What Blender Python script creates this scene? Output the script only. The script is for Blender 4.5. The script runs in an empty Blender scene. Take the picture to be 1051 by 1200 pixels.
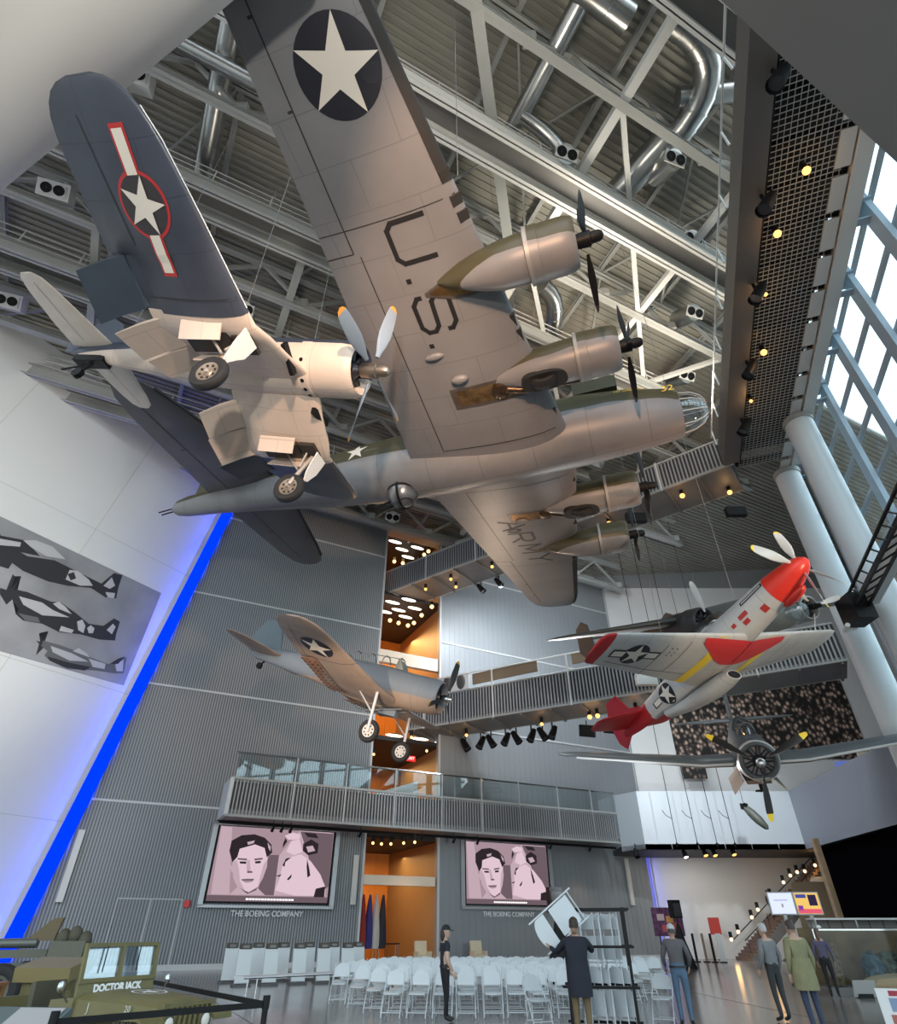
import bpy, bmesh, math, random
from mathutils import Vector as V, Matrix as M
random.seed(7)
sc = bpy.context.scene
C = sc.collection
PI = math.pi
R = math.radians
ORD = ['first', 'second', 'third', 'fourth', 'fifth', 'sixth', 'seventh', 'eighth', 'ninth', 'tenth', 'eleventh',
       'twelfth', 'thirteenth', 'fourteenth', 'fifteenth', 'sixteenth', 'seventeenth', 'eighteenth', 'nineteenth', 'twentieth']

# ------------------------------------------------------------------ camera
CAM = V((0, 0, 1.6)); PITCH = R(35.8); F = 680.0
camd = bpy.data.cameras.new('camera'); camo = bpy.data.objects.new('camera', camd); C.objects.link(camo)
camo.location = CAM; camo.rotation_euler = (PI / 2 + PITCH, 0, 0)
camd.sensor_fit = 'HORIZONTAL'; camd.sensor_width = 36.0; camd.lens = 36.0 * F / 1051.0
camd.clip_start = 0.1; camd.clip_end = 500
sc.camera = camo

def ray(u, v):
    a = (u - 525.5) / F; b = (600 - v) / F
    return V((a, math.cos(PITCH) - b * math.sin(PITCH), math.sin(PITCH) + b * math.cos(PITCH)))

def at(u, v, Y=None, z=None, pl=None):
    """the place in the hall that the survey point (u, v) measures, at depth Y, height z or on a plane (point, normal)"""
    d = ray(u, v)
    if Y is not None: t = Y / d.y
    elif z is not None: t = (z - CAM.z) / d.z
    else: t = (pl[0] - CAM).dot(pl[1]) / d.dot(pl[1])
    return CAM + d * t

# ------------------------------------------------------------------ mesh helper
class G:
    def __init__(s): s.v = []; s.f = []; s.mi = []; s.m = 0
    def add(s, vs, fs):
        k = len(s.v); s.v += [V(p) for p in vs]
        for f in fs: s.f.append([i + k for i in f]); s.mi.append(s.m)
        return s
    def box(s, c, d, rot=None):
        x, y, z = d[0] / 2, d[1] / 2, d[2] / 2
        vs = [V((i * x, j * y, k * z)) for k in (-1, 1) for j in (-1, 1) for i in (-1, 1)]
        if rot is not None: vs = [rot @ p for p in vs]
        c = V(c)
        return s.add([p + c for p in vs], [(0, 2, 3, 1), (4, 5, 7, 6), (0, 1, 5, 4), (2, 6, 7, 3), (0, 4, 6, 2), (1, 3, 7, 5)])
    def beam(s, p, q, w, h, up=(0, 0, 1)):
        p = V(p); q = V(q); d = (q - p); L = d.length
        if L < 1e-6: return s
        d /= L; sd = d.cross(V(up))
        if sd.length < 1e-4: sd = d.cross(V((1, 0, 0)))
        sd.normalize(); u = sd.cross(d)
        rot = M((d, sd, u)).transposed()
        return s.box((p + q) / 2, (L, w, h), rot)
    def ibeam(s, p, q, w, h, t=.05, up=(0, 0, 1)):
        p = V(p); q = V(q); d = (q - p).normalized(); sd = d.cross(V(up)).normalized(); u = sd.cross(d)
        s.beam(p, q, t, h, up); o = u * (h / 2 - t / 2)
        s.beam(p + o, q + o, w, t, up); return s.beam(p - o, q - o, w, t, up)
    def tube(s, p, q, r, n=8, r2=None, cap=True):
        p = V(p); q = V(q); d = q - p
        if d.length < 1e-7: return s
        d.normalize(); a = d.cross(V((0, 0, 1)))
        if a.length < 1e-3: a = d.cross(V((1, 0, 0)))
        a.normalize(); b = d.cross(a); r2 = r if r2 is None else r2; vs = []
        for c, rr in ((p, r), (q, r2)):
            for i in range(n):
                t = 2 * PI * i / n; vs.append(c + a * (rr * math.cos(t)) + b * (rr * math.sin(t)))
        fs = [(i, (i + 1) % n, n + (i + 1) % n, n + i) for i in range(n)]
        if cap: fs += [tuple(range(n))[::-1], tuple(range(n, 2 * n))]
        return s.add(vs, fs)
    def path(s, pts, r, n=8):
        pts = [V(p) for p in pts]; rings = []; a = None
        for i, p in enumerate(pts):
            d = (pts[min(i + 1, len(pts) - 1)] - pts[max(i - 1, 0)]).normalized()
            if a is None:
                a = d.cross(V((0, 0, 1)))
                if a.length < 1e-3: a = d.cross(V((1, 0, 0)))
            a = (a - d * a.dot(d)).normalized(); b = d.cross(a); rr = r[i] if isinstance(r, (list, tuple)) else r
            rings.append([p + a * (rr * math.cos(2 * PI * k / n)) + b * (rr * math.sin(2 * PI * k / n)) for k in range(n)])
        return s.loft(rings)
    def loft(s, rings, cap=True, closed=True):
        n = len(rings[0]); vs = [p for r in rings for p in r]; fs = []
        for j in range(len(rings) - 1):
            for i in range(n if closed else n - 1):
                i2 = (i + 1) % n; fs.append((j * n + i, j * n + i2, (j + 1) * n + i2, (j + 1) * n + i))
        if cap and closed:
            fs.append(tuple(range(n))[::-1]); fs.append(tuple(range((len(rings) - 1) * n, len(rings) * n)))
        return s.add(vs, fs)
    def lathe(s, prof, o, d, n=24, cap=False):
        o = V(o); d = V(d).normalized(); a = d.cross(V((0, 0, 1)))
        if a.length < 1e-3: a = d.cross(V((1, 0, 0)))
        a.normalize(); b = d.cross(a)
        return s.loft([[o + d * x + a * (r * math.cos(2 * PI * k / n)) + b * (r * math.sin(2 * PI * k / n)) for k in range(n)] for x, r in prof], cap)
    def ball(s, c, r, n=14, k=9, rot=None):
        if not isinstance(r, (list, tuple)): r = (r, r, r)
        c = V(c); rings = []
        for j in range(k + 1):
            t = PI * j / k; t = min(max(t, .02), PI - .02); ring = []
            for i in range(n):
                q = V((r[0] * math.sin(t) * math.cos(2 * PI * i / n), r[1] * math.sin(t) * math.sin(2 * PI * i / n), -r[2] * math.cos(t)))
                ring.append(c + (rot @ q if rot is not None else q))
            rings.append(ring)
        return s.loft(rings)
    def prism(s, poly, vec):
        n = len(poly); poly = [V(p) for p in poly]; vec = V(vec)
        return s.add(poly + [p + vec for p in poly], [tuple(range(n))[::-1], tuple(range(n, 2 * n))] + [(i, (i + 1) % n, n + (i + 1) % n, n + i) for i in range(n)])
    def quad(s, a, b, c, d): return s.add([a, b, c, d], [(0, 1, 2, 3)])
    def build(s, name, mats, parent=None, world=False, angle=38, flat=False):
        me = bpy.data.meshes.new(name); me.from_pydata([tuple(p) for p in s.v], [], s.f)
        if not isinstance(mats, (list, tuple)): mats = [mats]
        for m in mats: me.materials.append(m)
        me.polygons.foreach_set('material_index', s.mi)
        bm = bmesh.new(); bm.from_mesh(me); bmesh.ops.recalc_face_normals(bm, faces=bm.faces); bm.to_mesh(me); bm.free()
        if not flat:
            me.polygons.foreach_set('use_smooth', [True] * len(me.polygons))
            me.set_sharp_from_angle(angle=R(angle))
        me.update()
        o = bpy.data.objects.new(name, me); C.objects.link(o)
        if parent is not None:
            o.parent = parent
            if world: o.matrix_parent_inverse = wm(parent).inverted()
        return o

def wm(o):
    m = M.LocRotScale(o.location, o.rotation_euler, None)
    if o.parent is not None: m = wm(o.parent) @ o.matrix_parent_inverse @ m
    return m

def tag(o, label=None, cat=None, group=None, kind=None):
    if label: o['label'] = label
    if cat: o['category'] = cat
    if group: o['group'] = group
    if kind: o['kind'] = kind
    return o

def thing(name, label, cat, loc=(0, 0, 0), rot=(0, 0, 0), group=None):
    o = bpy.data.objects.new(name, None); C.objects.link(o); o.empty_display_size = .3
    o.location = loc; o.rotation_euler = rot if isinstance(rot, (tuple, list)) else (0, 0, rot)
    return tag(o, label, cat, group)

def struct(name, g, m, **k):
    o = g.build(name, m, **k); o['kind'] = 'structure'; return o

KIDS = {}
def dup(root, loc, rz, label, group=None, rot=None):
    r = root.copy(); C.objects.link(r); r.location = loc; r.rotation_euler = rot if rot is not None else (0, 0, rz)
    r['label'] = label
    if group: r['group'] = group
    if root.name not in KIDS:
        KIDS[root.name] = [(c, [g for g in bpy.data.objects if g.parent is c]) for c in bpy.data.objects if c.parent is root]
    for c, gs in KIDS[root.name]:
        d = c.copy(); C.objects.link(d); d.parent = r
        for g in gs:
            e = g.copy(); C.objects.link(e); e.parent = d
    return r

def text_mesh(body, size, name, mat, parent=None, mtx=None, extrude=.004, align='CENTER', bold=0.0, xs=1.0):
    cu = bpy.data.curves.new('lettering', 'FONT'); cu.body = body; cu.size = size; cu.align_x = align; cu.align_y = 'CENTER'
    cu.extrude = extrude; cu.offset = bold; cu.resolution_u = 3
    t = bpy.data.objects.new('lettering', cu); C.objects.link(t)
    dg = bpy.context.evaluated_depsgraph_get(); me = bpy.data.meshes.new_from_object(t.evaluated_get(dg))
    bpy.data.objects.remove(t); bpy.data.curves.remove(cu)
    me.transform(M.Diagonal((xs, 1, 1, 1)))
    if mtx is not None: me.transform(mtx)
    me.materials.clear(); me.materials.append(mat); me.name = name
    o = bpy.data.objects.new(name, me); C.objects.link(o)
    if parent is not None: o.parent = parent
    return o

def frame(o, x, y):
    """matrix with origin o, local x along x and y along y"""
    x = V(x).normalized(); y = V(y); y = (y - x * y.dot(x)).normalized(); z = x.cross(y)
    m = M((x, y, z)).transposed().to_4x4(); m.translation = V(o); return m

# ------------------------------------------------------------------ materials
MT = {}
def mat(name, col, rough=.5, metal=0.0, var=0.0, vs=2.0, lines=None, spec=None, coat=0, aniso=None):
    if name in MT: return MT[name]
    m = bpy.data.materials.new(name); m.use_nodes = True; nt = m.node_tree; b = nt.nodes['Principled BSDF']
    b.inputs['Roughness'].default_value = rough; b.inputs['Metallic'].default_value = metal
    if spec is not None: b.inputs['Specular IOR Level'].default_value = spec
    c4 = (*col, 1); b.inputs['Base Color'].default_value = c4
    out = None
    if var or lines:
        tc = nt.nodes.new('ShaderNodeTexCoord'); co = tc.outputs['Object']
    if var:
        n = nt.nodes.new('ShaderNodeTexNoise'); n.inputs['Scale'].default_value = vs; n.inputs['Detail'].default_value = 4
        nt.links.new(co, n.inputs['Vector'])
        r = nt.nodes.new('ShaderNodeValToRGB'); r.color_ramp.elements[0].position = .3; r.color_ramp.elements[1].position = .7
        r.color_ramp.elements[0].color = (*[c * (1 - var) for c in col], 1); r.color_ramp.elements[1].color = (*[min(1, c * (1 + var)) for c in col], 1)
        nt.links.new(n.outputs['Fac'], r.inputs['Fac']); out = r.outputs['Color']
    if lines:
        bt = nt.nodes.new('ShaderNodeTexBrick'); bt.inputs['Scale'].default_value = 1
        bt.inputs['Brick Width'].default_value = lines[0]; bt.inputs['Row Height'].default_value = lines[1]
        bt.inputs['Mortar Size'].default_value = lines[2]; bt.inputs['Mortar Smooth'].default_value = 0
        k = lines[3]
        bt.inputs['Mortar'].default_value = (*[c * k for c in col], 1)
        nt.links.new(co, bt.inputs['Vector'])
        if out: nt.links.new(out, bt.inputs['Color1']); nt.links.new(out, bt.inputs['Color2'])
        else: bt.inputs['Color1'].default_value = c4; bt.inputs['Color2'].default_value = c4
        out = bt.outputs['Color']
    if out: nt.links.new(out, b.inputs['Base Color'])
    MT[name] = m; return m

def two_tone(name, top, bot, z0, amp=.12, sc_=.8, rough=.45, lines=None, slope=0.0, metal=0):
    """paint that changes from belly to upper colour at height z0 along a wavy edge (plus slope*x)"""
    m = mat(name, bot, rough, metal, .07, 1.5, lines); nt = m.node_tree; b = nt.nodes['Principled BSDF']
    src = b.inputs['Base Color'].links[0].from_socket
    tc = nt.nodes.new('ShaderNodeTexCoord'); sp = nt.nodes.new('ShaderNodeSeparateXYZ'); nt.links.new(tc.outputs['Object'], sp.inputs[0])
    n = nt.nodes.new('ShaderNodeTexNoise'); n.inputs['Scale'].default_value = sc_; n.inputs['Detail'].default_value = 1; nt.links.new(tc.outputs['Object'], n.inputs['Vector'])
    a = nt.nodes.new('ShaderNodeMath'); a.operation = 'MULTIPLY_ADD'; a.inputs[1].default_value = amp * 4; nt.links.new(n.outputs['Fac'], a.inputs[0]); nt.links.new(sp.outputs['Z'], a.inputs[2])
    a2 = nt.nodes.new('ShaderNodeMath'); a2.operation = 'MULTIPLY_ADD'; a2.inputs[1].default_value = slope; nt.links.new(sp.outputs['X'], a2.inputs[0]); nt.links.new(a.outputs[0], a2.inputs[2])
    g = nt.nodes.new('ShaderNodeMath'); g.operation = 'GREATER_THAN'; g.inputs[1].default_value = z0 + amp * 2; nt.links.new(a2.outputs[0], g.inputs[0])
    mx = nt.nodes.new('ShaderNodeMix'); mx.data_type = 'RGBA'; nt.links.new(g.outputs[0], mx.inputs[0])
    nt.links.new(src, mx.inputs[6]); mx.inputs[7].default_value = (*top, 1); nt.links.new(mx.outputs[2], b.inputs['Base Color'])
    return m

def glow(name, col, st):
    if name in MT: return MT[name]
    m = bpy.data.materials.new(name); m.use_nodes = True; nt = m.node_tree; nt.nodes.clear()
    e = nt.nodes.new('ShaderNodeEmission'); e.inputs[0].default_value = (*col, 1); e.inputs[1].default_value = st
    o = nt.nodes.new('ShaderNodeOutputMaterial'); nt.links.new(e.outputs[0], o.inputs[0]); MT[name] = m; return m

def glassy(name, col, fac, rough=.02):
    if name in MT: return MT[name]
    m = bpy.data.materials.new(name); m.use_nodes = True; nt = m.node_tree; nt.nodes.clear()
    t = nt.nodes.new('ShaderNodeBsdfTransparent'); t.inputs[0].default_value = (*col, 1)
    g = nt.nodes.new('ShaderNodeBsdfGlossy'); g.inputs['Roughness'].default_value = rough
    x = nt.nodes.new('ShaderNodeMixShader'); x.inputs[0].default_value = fac
    nt.links.new(t.outputs[0], x.inputs[1]); nt.links.new(g.outputs[0], x.inputs[2])
    o = nt.nodes.new('ShaderNodeOutputMaterial'); nt.links.new(x.outputs[0], o.inputs[0]); MT[name] = m; return m

BLK = mat('black_metal', (.008, .008, .009), .5, spec=.2)
RUB = mat('tyre_rubber', (.015, .015, .016), .7)
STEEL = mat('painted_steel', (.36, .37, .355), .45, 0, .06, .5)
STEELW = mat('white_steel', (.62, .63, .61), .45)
STEELD = mat('dark_steel', (.16, .155, .15), .5, 0, .1, .7)
GALV = mat('galvanised_duct', (.55, .56, .55), .28, 1.0, .12, .8)
CHROME = mat('bright_metal', (.7, .7, .7), .2, 1.0)
WHITE = mat('white_paint', (.78, .78, .77), .5)
WARM = glow('warm_lamp', (1.0, .46, .11), 2.6)
COOL = glow('cool_lamp', (1.0, .93, .85), 4)
RED = mat('red_plastic', (.6, .03, .03), .5)
# ================================================================== the hall
B = V((-12.5, 36.7, 0)); W = V((.891, .454, 0)); N = V((.454, -.891, 0))   # back wall foot, along it, out of it
Z = V((0, 0, 1))
def wp(s, q, z): return B + W * s + N * q + Z * z
def roof_z(x, y): return 30.3 + .112 * (V((x, y, 0)) - B).dot(N)
def rp(s, q, drop): p = wp(s, q, 0); p.z = 30.3 + .112 * q - drop; return p
def on_wall(u, v, off=0):
    p = at(u, v, pl=(B + N * off, N)); return (p - B).dot(W), p.z

concrete = mat('polished_concrete', (.20, .185, .17), .16, 0, .22, .35, spec=.5)
nt = concrete.node_tree
wallm = mat('grey_cladding', (.235, .25, .26), .45, 0, .05, .3)
wallr = mat('grey_panel', (.25, .268, .28), .42, .0, .04, .3)
seam = mat('seam_white', (.55, .56, .56), .5)
plast = mat('white_plaster', (.70, .70, .68), .55, 0, .03, .2)
fascm = mat('fascia_white', (.62, .67, .70), .4, 0, .03, .3)
orng = mat('orange_wood', (.62, .235, .03), .45, 0, .15, .5, (1.2, 60, .012, .6))
brn = mat('brown_panel', (.20, .145, .09), .5, 0, .1, .5)
dark = mat('black_ceiling', (.02, .02, .02), .7)

g = G(); g.prism([(-48, -14, 0), (42, -14, 0), (42, 62, 0), (-48, 62, 0)], (0, 0, -.3)); struct('floor', g, concrete)
# saw-cut joints in the slab
g = G()
for p, q in (((9.0, 4), (6.2, 50)), ((-20, 14.5), (30, 12.0)), ((2, 4), (-14, 36))): g.beam((*p, .001), (*q, .001), .02, .004)
struct('trim_1', g, mat('floor_joint', (.06, .055, .05), .5))

# back wall: ribbed cladding left and right of the tall opening, heights 0..29
S0, S1, S2, S3, HT = -8.6, 8.3, 13.3, 31.0, 29.0
for nm, a, b, pitch, rw, m in (('wall_back', S0, S1, .15, .07, wallm), ('wall_rear', S2, S3, .45, .40, wallr)):
    g = G(); g.beam(wp(a, -.25, HT / 2), wp(b, -.25, HT / 2), .5, HT)
    s = a + .1
    while s < b - .05:
        g.m = 1; g.beam(wp(s, .0, .1), wp(s, .0, HT), rw, .08 if pitch < .2 else .03, up=N); s += pitch
    struct(nm, g, [mat('cladding_back', (.15, .16, .17), .5), mat('cladding_rib', (.31, .325, .335), .42)] if pitch < .2 else [m, m])
    g = G()
    for z in (7.2, 13.55, 19.9, 26.2): g.beam(wp(a, .03, z), wp(b, .03, z), .07, .11)
    e = b if a < 0 else a
    g.beam(wp(e, .0, 0), wp(e, .0, HT), .14, .12, up=N)
    for s in ([a + .05] if a < 0 else [b]): g.beam(wp(s, .0, 0), wp(s, .0, HT), .12, .1, up=N)
    g.beam(wp(a, .05, .12), wp(b, .05, .12), .05, .24)
    struct('trim_2' if a < 0 else 'trim_3', g, seam)
# fascia above the cladding, up under the roof
g = G(); g.beam(wp(S0 - 6, -.6, 30.3), wp(S3 + .4, -.6, 30.3), .5, 2.7); g.beam(wp(S0, .25, 28.95), wp(S3, .25, 28.95), .9, .25); struct('trim_4', g, mat('fascia_grey', (.42, .43, .42), .5))
# service door in the ribbed wall
g = G()
for s in (-4.45, -2.9, -1.4): g.beam(wp(s, .06, 0), wp(s, .06, 2.9), .05, .03, up=N)
g.beam(wp(-4.45, .06, 2.9), wp(-1.4, .06, 2.9), .03, .05)
struct('door_1', g, mat('door_trim', (.5, .51, .51), .5))

# rooms behind the tall opening, floor upon floor
for nm, z0, z1, cz in (('lobby', 0, 6.3, 6.2), ('gallery', 6.6, 12.2, 12.1), ('upper_gallery', 12.9, 23.2, 23.0), ('top_gallery', 23.4, 29.6, 29.4)):
    g = G(); g.beam(wp(S1 - .3, -9.2, (z0 + z1) / 2), wp(S2 + .5, -9.2, (z0 + z1) / 2), .3, z1 - z0); struct('wall_' + nm + '_end', g, orng)
    g = G(); g.beam(wp(S1 - .25, -.5, (z0 + z1) / 2), wp(S1 - .25, -9.1, (z0 + z1) / 2), .3, z1 - z0); struct('wall_' + nm + '_side', g, orng)
    g = G(); g.beam(wp(S2 + .45, -.5, (z0 + z1) / 2), wp(S2 + .45, -9.1, (z0 + z1) / 2), .3, z1 - z0); struct('wall_' + nm + '_flank', g, mat('gold_brown_panel', (.30, .21, .11), .5, 0, .08, .4))
    g = G(); g.beam(wp(S1 - .2, -4.8, z1 + .12), wp(S2 + .4, -4.8, z1 + .12), 8.7, .26); struct('ceiling_' + nm, g, dark)
g = G(); g.beam(wp(S1, -.3, 18.0), wp(S2, -.3, 18.0), .4, .95); struct('trim_5', g, mat('lintel_cream', (.75, .62, .48), .4))
g = G(); g.beam(wp(S1, -.25, 4.05), wp(S2 - .2, -.25, 4.05), .5, .5); struct('trim_6', g, MT['lintel_cream'])

# leaning white wall on the left
D = V((.524, .852, 0)); LB = V((-20.0, 32.9, 0)) + N * .55; LU_ = V((4.1, 2.1, 28.8)) / 28.8
LN = D.cross(LU_).normalized()
if LN.x < 0: LN = -LN
def lp(t, z, o=0): return LB + LU_ * z - D * t + LN * o
def on_left(u, v, o=0): return at(u, v, pl=(LB + LN * o, LN))
g = G(); g.add([lp(-.3, 0), lp(46, 0), lp(46, 29.5), lp(-.3, 29.5), lp(-.3, 0, -.6), lp(46, 0, -.6), lp(46, 29.5, -.6), lp(-.3, 29.5, -.6)], [(0, 1, 2, 3), (4, 7, 6, 5), (0, 4, 5, 1), (3, 2, 6, 7), (0, 3, 7, 4), (1, 5, 6, 2)])
struct('wall_left', g, plast)
g = G()
for z in (6.0, 12.5, 20.5): g.beam(lp(0, z, .0), lp(46, z, .0), .02, .02)
for t in (7, 14, 21, 28): g.beam(lp(t, 0, .0), lp(t, 29, .0), .02, .02, up=LN)
struct('trim_7', g, mat('wall_joint', (.45, .45, .44), .6))
# wide glowing strip standing in for the saturated blue LED wash on the wall
g = G(); g.add([lp(-.25, .1, .03), lp(.5, .1, .03), lp(.5, 28.9, .03), lp(-.25, 28.9, .03), lp(-.25, .1, .09), lp(.5, .1, .09), lp(.5, 28.9, .09), lp(-.25, 28.9, .09)], [(0, 3, 2, 1), (4, 5, 6, 7), (0, 1, 5, 4), (1, 2, 6, 5), (2, 3, 7, 6), (3, 0, 4, 7)]); struct('blue_glow_strip', g, glow('blue_wash_glow', (.0, .035, 1.0), 1.1))

# right-hand end wall, mezzanine fascias and the galleries behind
g = G(); g.box((27.5, 51.1, 14.5), (27, .5, 29)); struct('wall_right', g, plast)
g = G(); g.beam((22.4, 27.2, 20), (41.2, 51.6, 20), .4, 40); struct('wall_east', g, mat('east_grey', (.25, .26, .26), .6))
g = G(); g.box((28, 51.1, 34.5), (30, .46, 11)); struct('wall_gable', g, MT['east_grey'])
FL = [V((12.1, 46.6, 0)), V((13.3, 45, 0)), V((24.1, 45, 0)), V((23.0, 32, 0)), V((22.2, 22, 0))]
for i, (nm, m) in enumerate((('wall_mezzanine_return', mat('fascia_grey_blue', (.36, .40, .43), .45)), ('wall_mezzanine_front', fascm), ('wall_mezzanine_side', mat('fascia_slate', (.25, .27, .32), .45)))):
    pts = [FL[i], FL[i + 1]] if i < 2 else [FL[2], FL[4]]
    g = G(); lean = .35 if i == 1 else 0
    a, b = pts; n = V((b.y - a.y, a.x - b.x, 0)).normalized()
    g.add([a + Z * 6.05, b + Z * 6.05, b + Z * 9.62, a + Z * 9.62, a - n * .35 + Z * 6.05, b - n * .35 + Z * 6.05, b - n * .35 + Z * 9.62, a - n * .35 + Z * 9.62], [(0, 1, 2, 3), (4, 7, 6, 5), (0, 4, 5, 1), (3, 2, 6, 7), (0, 3, 7, 4), (1, 5, 6, 2)])
    if i == 1:
        for k in range(1, 6): p = a + (b - a) * (k / 6); g.beam(p + n * .0 + Z * 6.06, p + Z * 9.6, .02, .02, up=n)
    struct(nm, g, m)
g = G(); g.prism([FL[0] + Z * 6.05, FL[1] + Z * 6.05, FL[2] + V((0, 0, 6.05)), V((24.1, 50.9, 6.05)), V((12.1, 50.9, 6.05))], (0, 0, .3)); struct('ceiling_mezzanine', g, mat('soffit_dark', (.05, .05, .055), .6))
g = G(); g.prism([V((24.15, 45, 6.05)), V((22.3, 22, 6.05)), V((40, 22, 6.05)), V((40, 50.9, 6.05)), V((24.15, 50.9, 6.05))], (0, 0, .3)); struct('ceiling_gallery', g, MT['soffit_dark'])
g = G(); g.add([FL[2] + V((.5, 0, 2.0)), FL[4] + V((.5, 0, 2.0)), FL[4] + V((.5, 0, 6.05)), FL[2] + V((.5, 0, 6.05))], [(0, 1, 2, 3)]); struct('wall_black_screen', g, mat('black_screen', (.003, .003, .004), 1.0, spec=0))
g = G(); g.add([FL[2] + V((.6, -4, 0)), FL[4] + V((.6, 0, 0)), FL[4] + V((.6, 0, 2.0)), FL[2] + V((.6, -4, 2.0))], [(0, 1, 2, 3)]); struct('wall_brick', g, mat('pale_brick', (.5, .48, .44), .7, 0, .1, 2))
post = G().box((22.1, 40, 3.05), (.3, .35, 6.1)).build('timber_post', mat('post_wood', (.36, .25, .15), .5, 0, .15, 3)); tag(post, 'brown timber post at the edge of the black screen beside the stairs', 'post')

# photo mural of many portraits
mm = bpy.data.materials.new('mural_portraits'); mm.use_nodes = True; nt = mm.node_tree; b = nt.nodes['Principled BSDF']; b.inputs['Roughness'].default_value = .6
tc = nt.nodes.new('ShaderNodeTexCoord'); mp = nt.nodes.new('ShaderNodeMapping'); nt.links.new(tc.outputs['Object'], mp.inputs[0]); mp.inputs['Scale'].default_value = (1, 1, .8)
v1 = nt.nodes.new('ShaderNodeTexVoronoi'); v1.inputs['Scale'].default_value = 3.0; v1.distance = 'EUCLIDEAN'; nt.links.new(mp.outputs[0], v1.inputs['Vector'])
r1 = nt.nodes.new('ShaderNodeValToRGB'); e = r1.color_ramp.elements; e[0].position = .0; e[0].color = (.85, .66, .54, 1); e[1].position = .62; e[1].color = (.015, .013, .012, 1); e.new(.25).color = (.60, .42, .32, 1); e.new(.42).color = (.16, .11, .085, 1)
nt.links.new(v1.outputs['Distance'], r1.inputs[0])
hs = nt.nodes.new('ShaderNodeMix'); hs.data_type = 'RGBA'; hs.blend_type = 'MULTIPLY'; hs.inputs[0].default_value = .5
bw = nt.nodes.new('ShaderNodeRGBToBW'); nt.links.new(v1.outputs['Color'], bw.inputs[0]); nt.links.new(r1.outputs[0], hs.inputs[6]); nt.links.new(bw.outputs[0], hs.inputs[7])
nt.links.new(hs.outputs[2], b.inputs['Base Color'])
g = G(); g.box((0, 0, 0), (16, .08, 6.6)); o = g.build('portrait_picture', mm); o.location = (26.9, 50.78, 16.4); tag(o, 'wall sized mural of many dark portrait photographs behind the torpedo bomber', 'mural')
o = o.copy(); C.objects.link(o); o.data = G().box((0, 0, 0), (1.9, .06, 2.6)).build('x', mm).data; bpy.data.objects.remove(bpy.data.objects['x']); o.name = "portrait_picture"; o.location = (19.7, 49.9, 12.7); o['label'] = 'separate narrow panel of portrait photographs at the end of the big mural'

def smax(q): return 62.0 if q < 24 else 51.4 - 1.037 * q
# roof deck: profiled sheets running parallel to the back wall
g = G(); q = -3.0
QS = []
while q < 48:
    g.beam(rp(-34, q, -.05), rp(smax(q), q, -.05), .17, .10, up=Z); q += .34
ol = [(-34, -3), (62, -3), (62, 24), (smax(24.01), 24), (smax(48), 48), (-34, 48)]; g.prism([rp(s, q, -.1) for s, q in ol], (0, 0, .3))
struct('ceiling', g, mat('roof_deck', (.31, .30, .26), .55, 0, .1, .3))

# roof trusses across the hall
def truss(q, n):
    t = thing('roof_truss', f'painted steel roof truss with diagonal braces, {n} counted from the back wall', 'truss', rp(0, q, 3.2), 0, 'roof trusses')
    G().ibeam(rp(-30, q, .75), rp(min(31, smax(q) - .5), q, .75), .35, .4, .05).build('top_chord', STEEL, t, True)
    G().ibeam(rp(-30, q, 3.2), rp(min(31, smax(q) - .5), q, 3.2), .38, .42, .06).build('bottom_chord', STEEL, t, True)
    s = -28.4; k = 0
    while s < min(28, smax(q) - 5):
        G().beam(rp(s, q, 3.0), rp(s + 2.45, q, .9), .16, .18).build('diagonal_brace', STEEL, t, True)
        G().beam(rp(s + 2.45, q, .9), rp(s + 4.9, q, 3.0), .16, .18).build('diagonal_brace', STEEL, t, True)
        G().box(rp(s + 4.9, q, 2.9), (.5, .5, .5)).build('gusset', STEEL, t, True)
        s += 4.9
    return t
for i, q in enumerate((2.8, 10.3, 17.7, 25.3, 32.8)): truss(q, ORD[i])
# purlins, at right angles to the trusses
for i, s in enumerate((-24, -19, -14, -9.3, -4.7, .6, 5.8, 11, 15.5, 20, 25)):
    p = thing('roof_purlin', f'grey steel purlin under the roof deck, {ORD[i]} from the leaning white wall', 'beam', rp(s, 20, .4), 0, 'roof purlins')
    G().ibeam(rp(s, -2, .35), rp(s, min(46, (51.0 - s) / 1.037), .35), .22, .36, .04).build('beam', STEEL, p, True)
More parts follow.
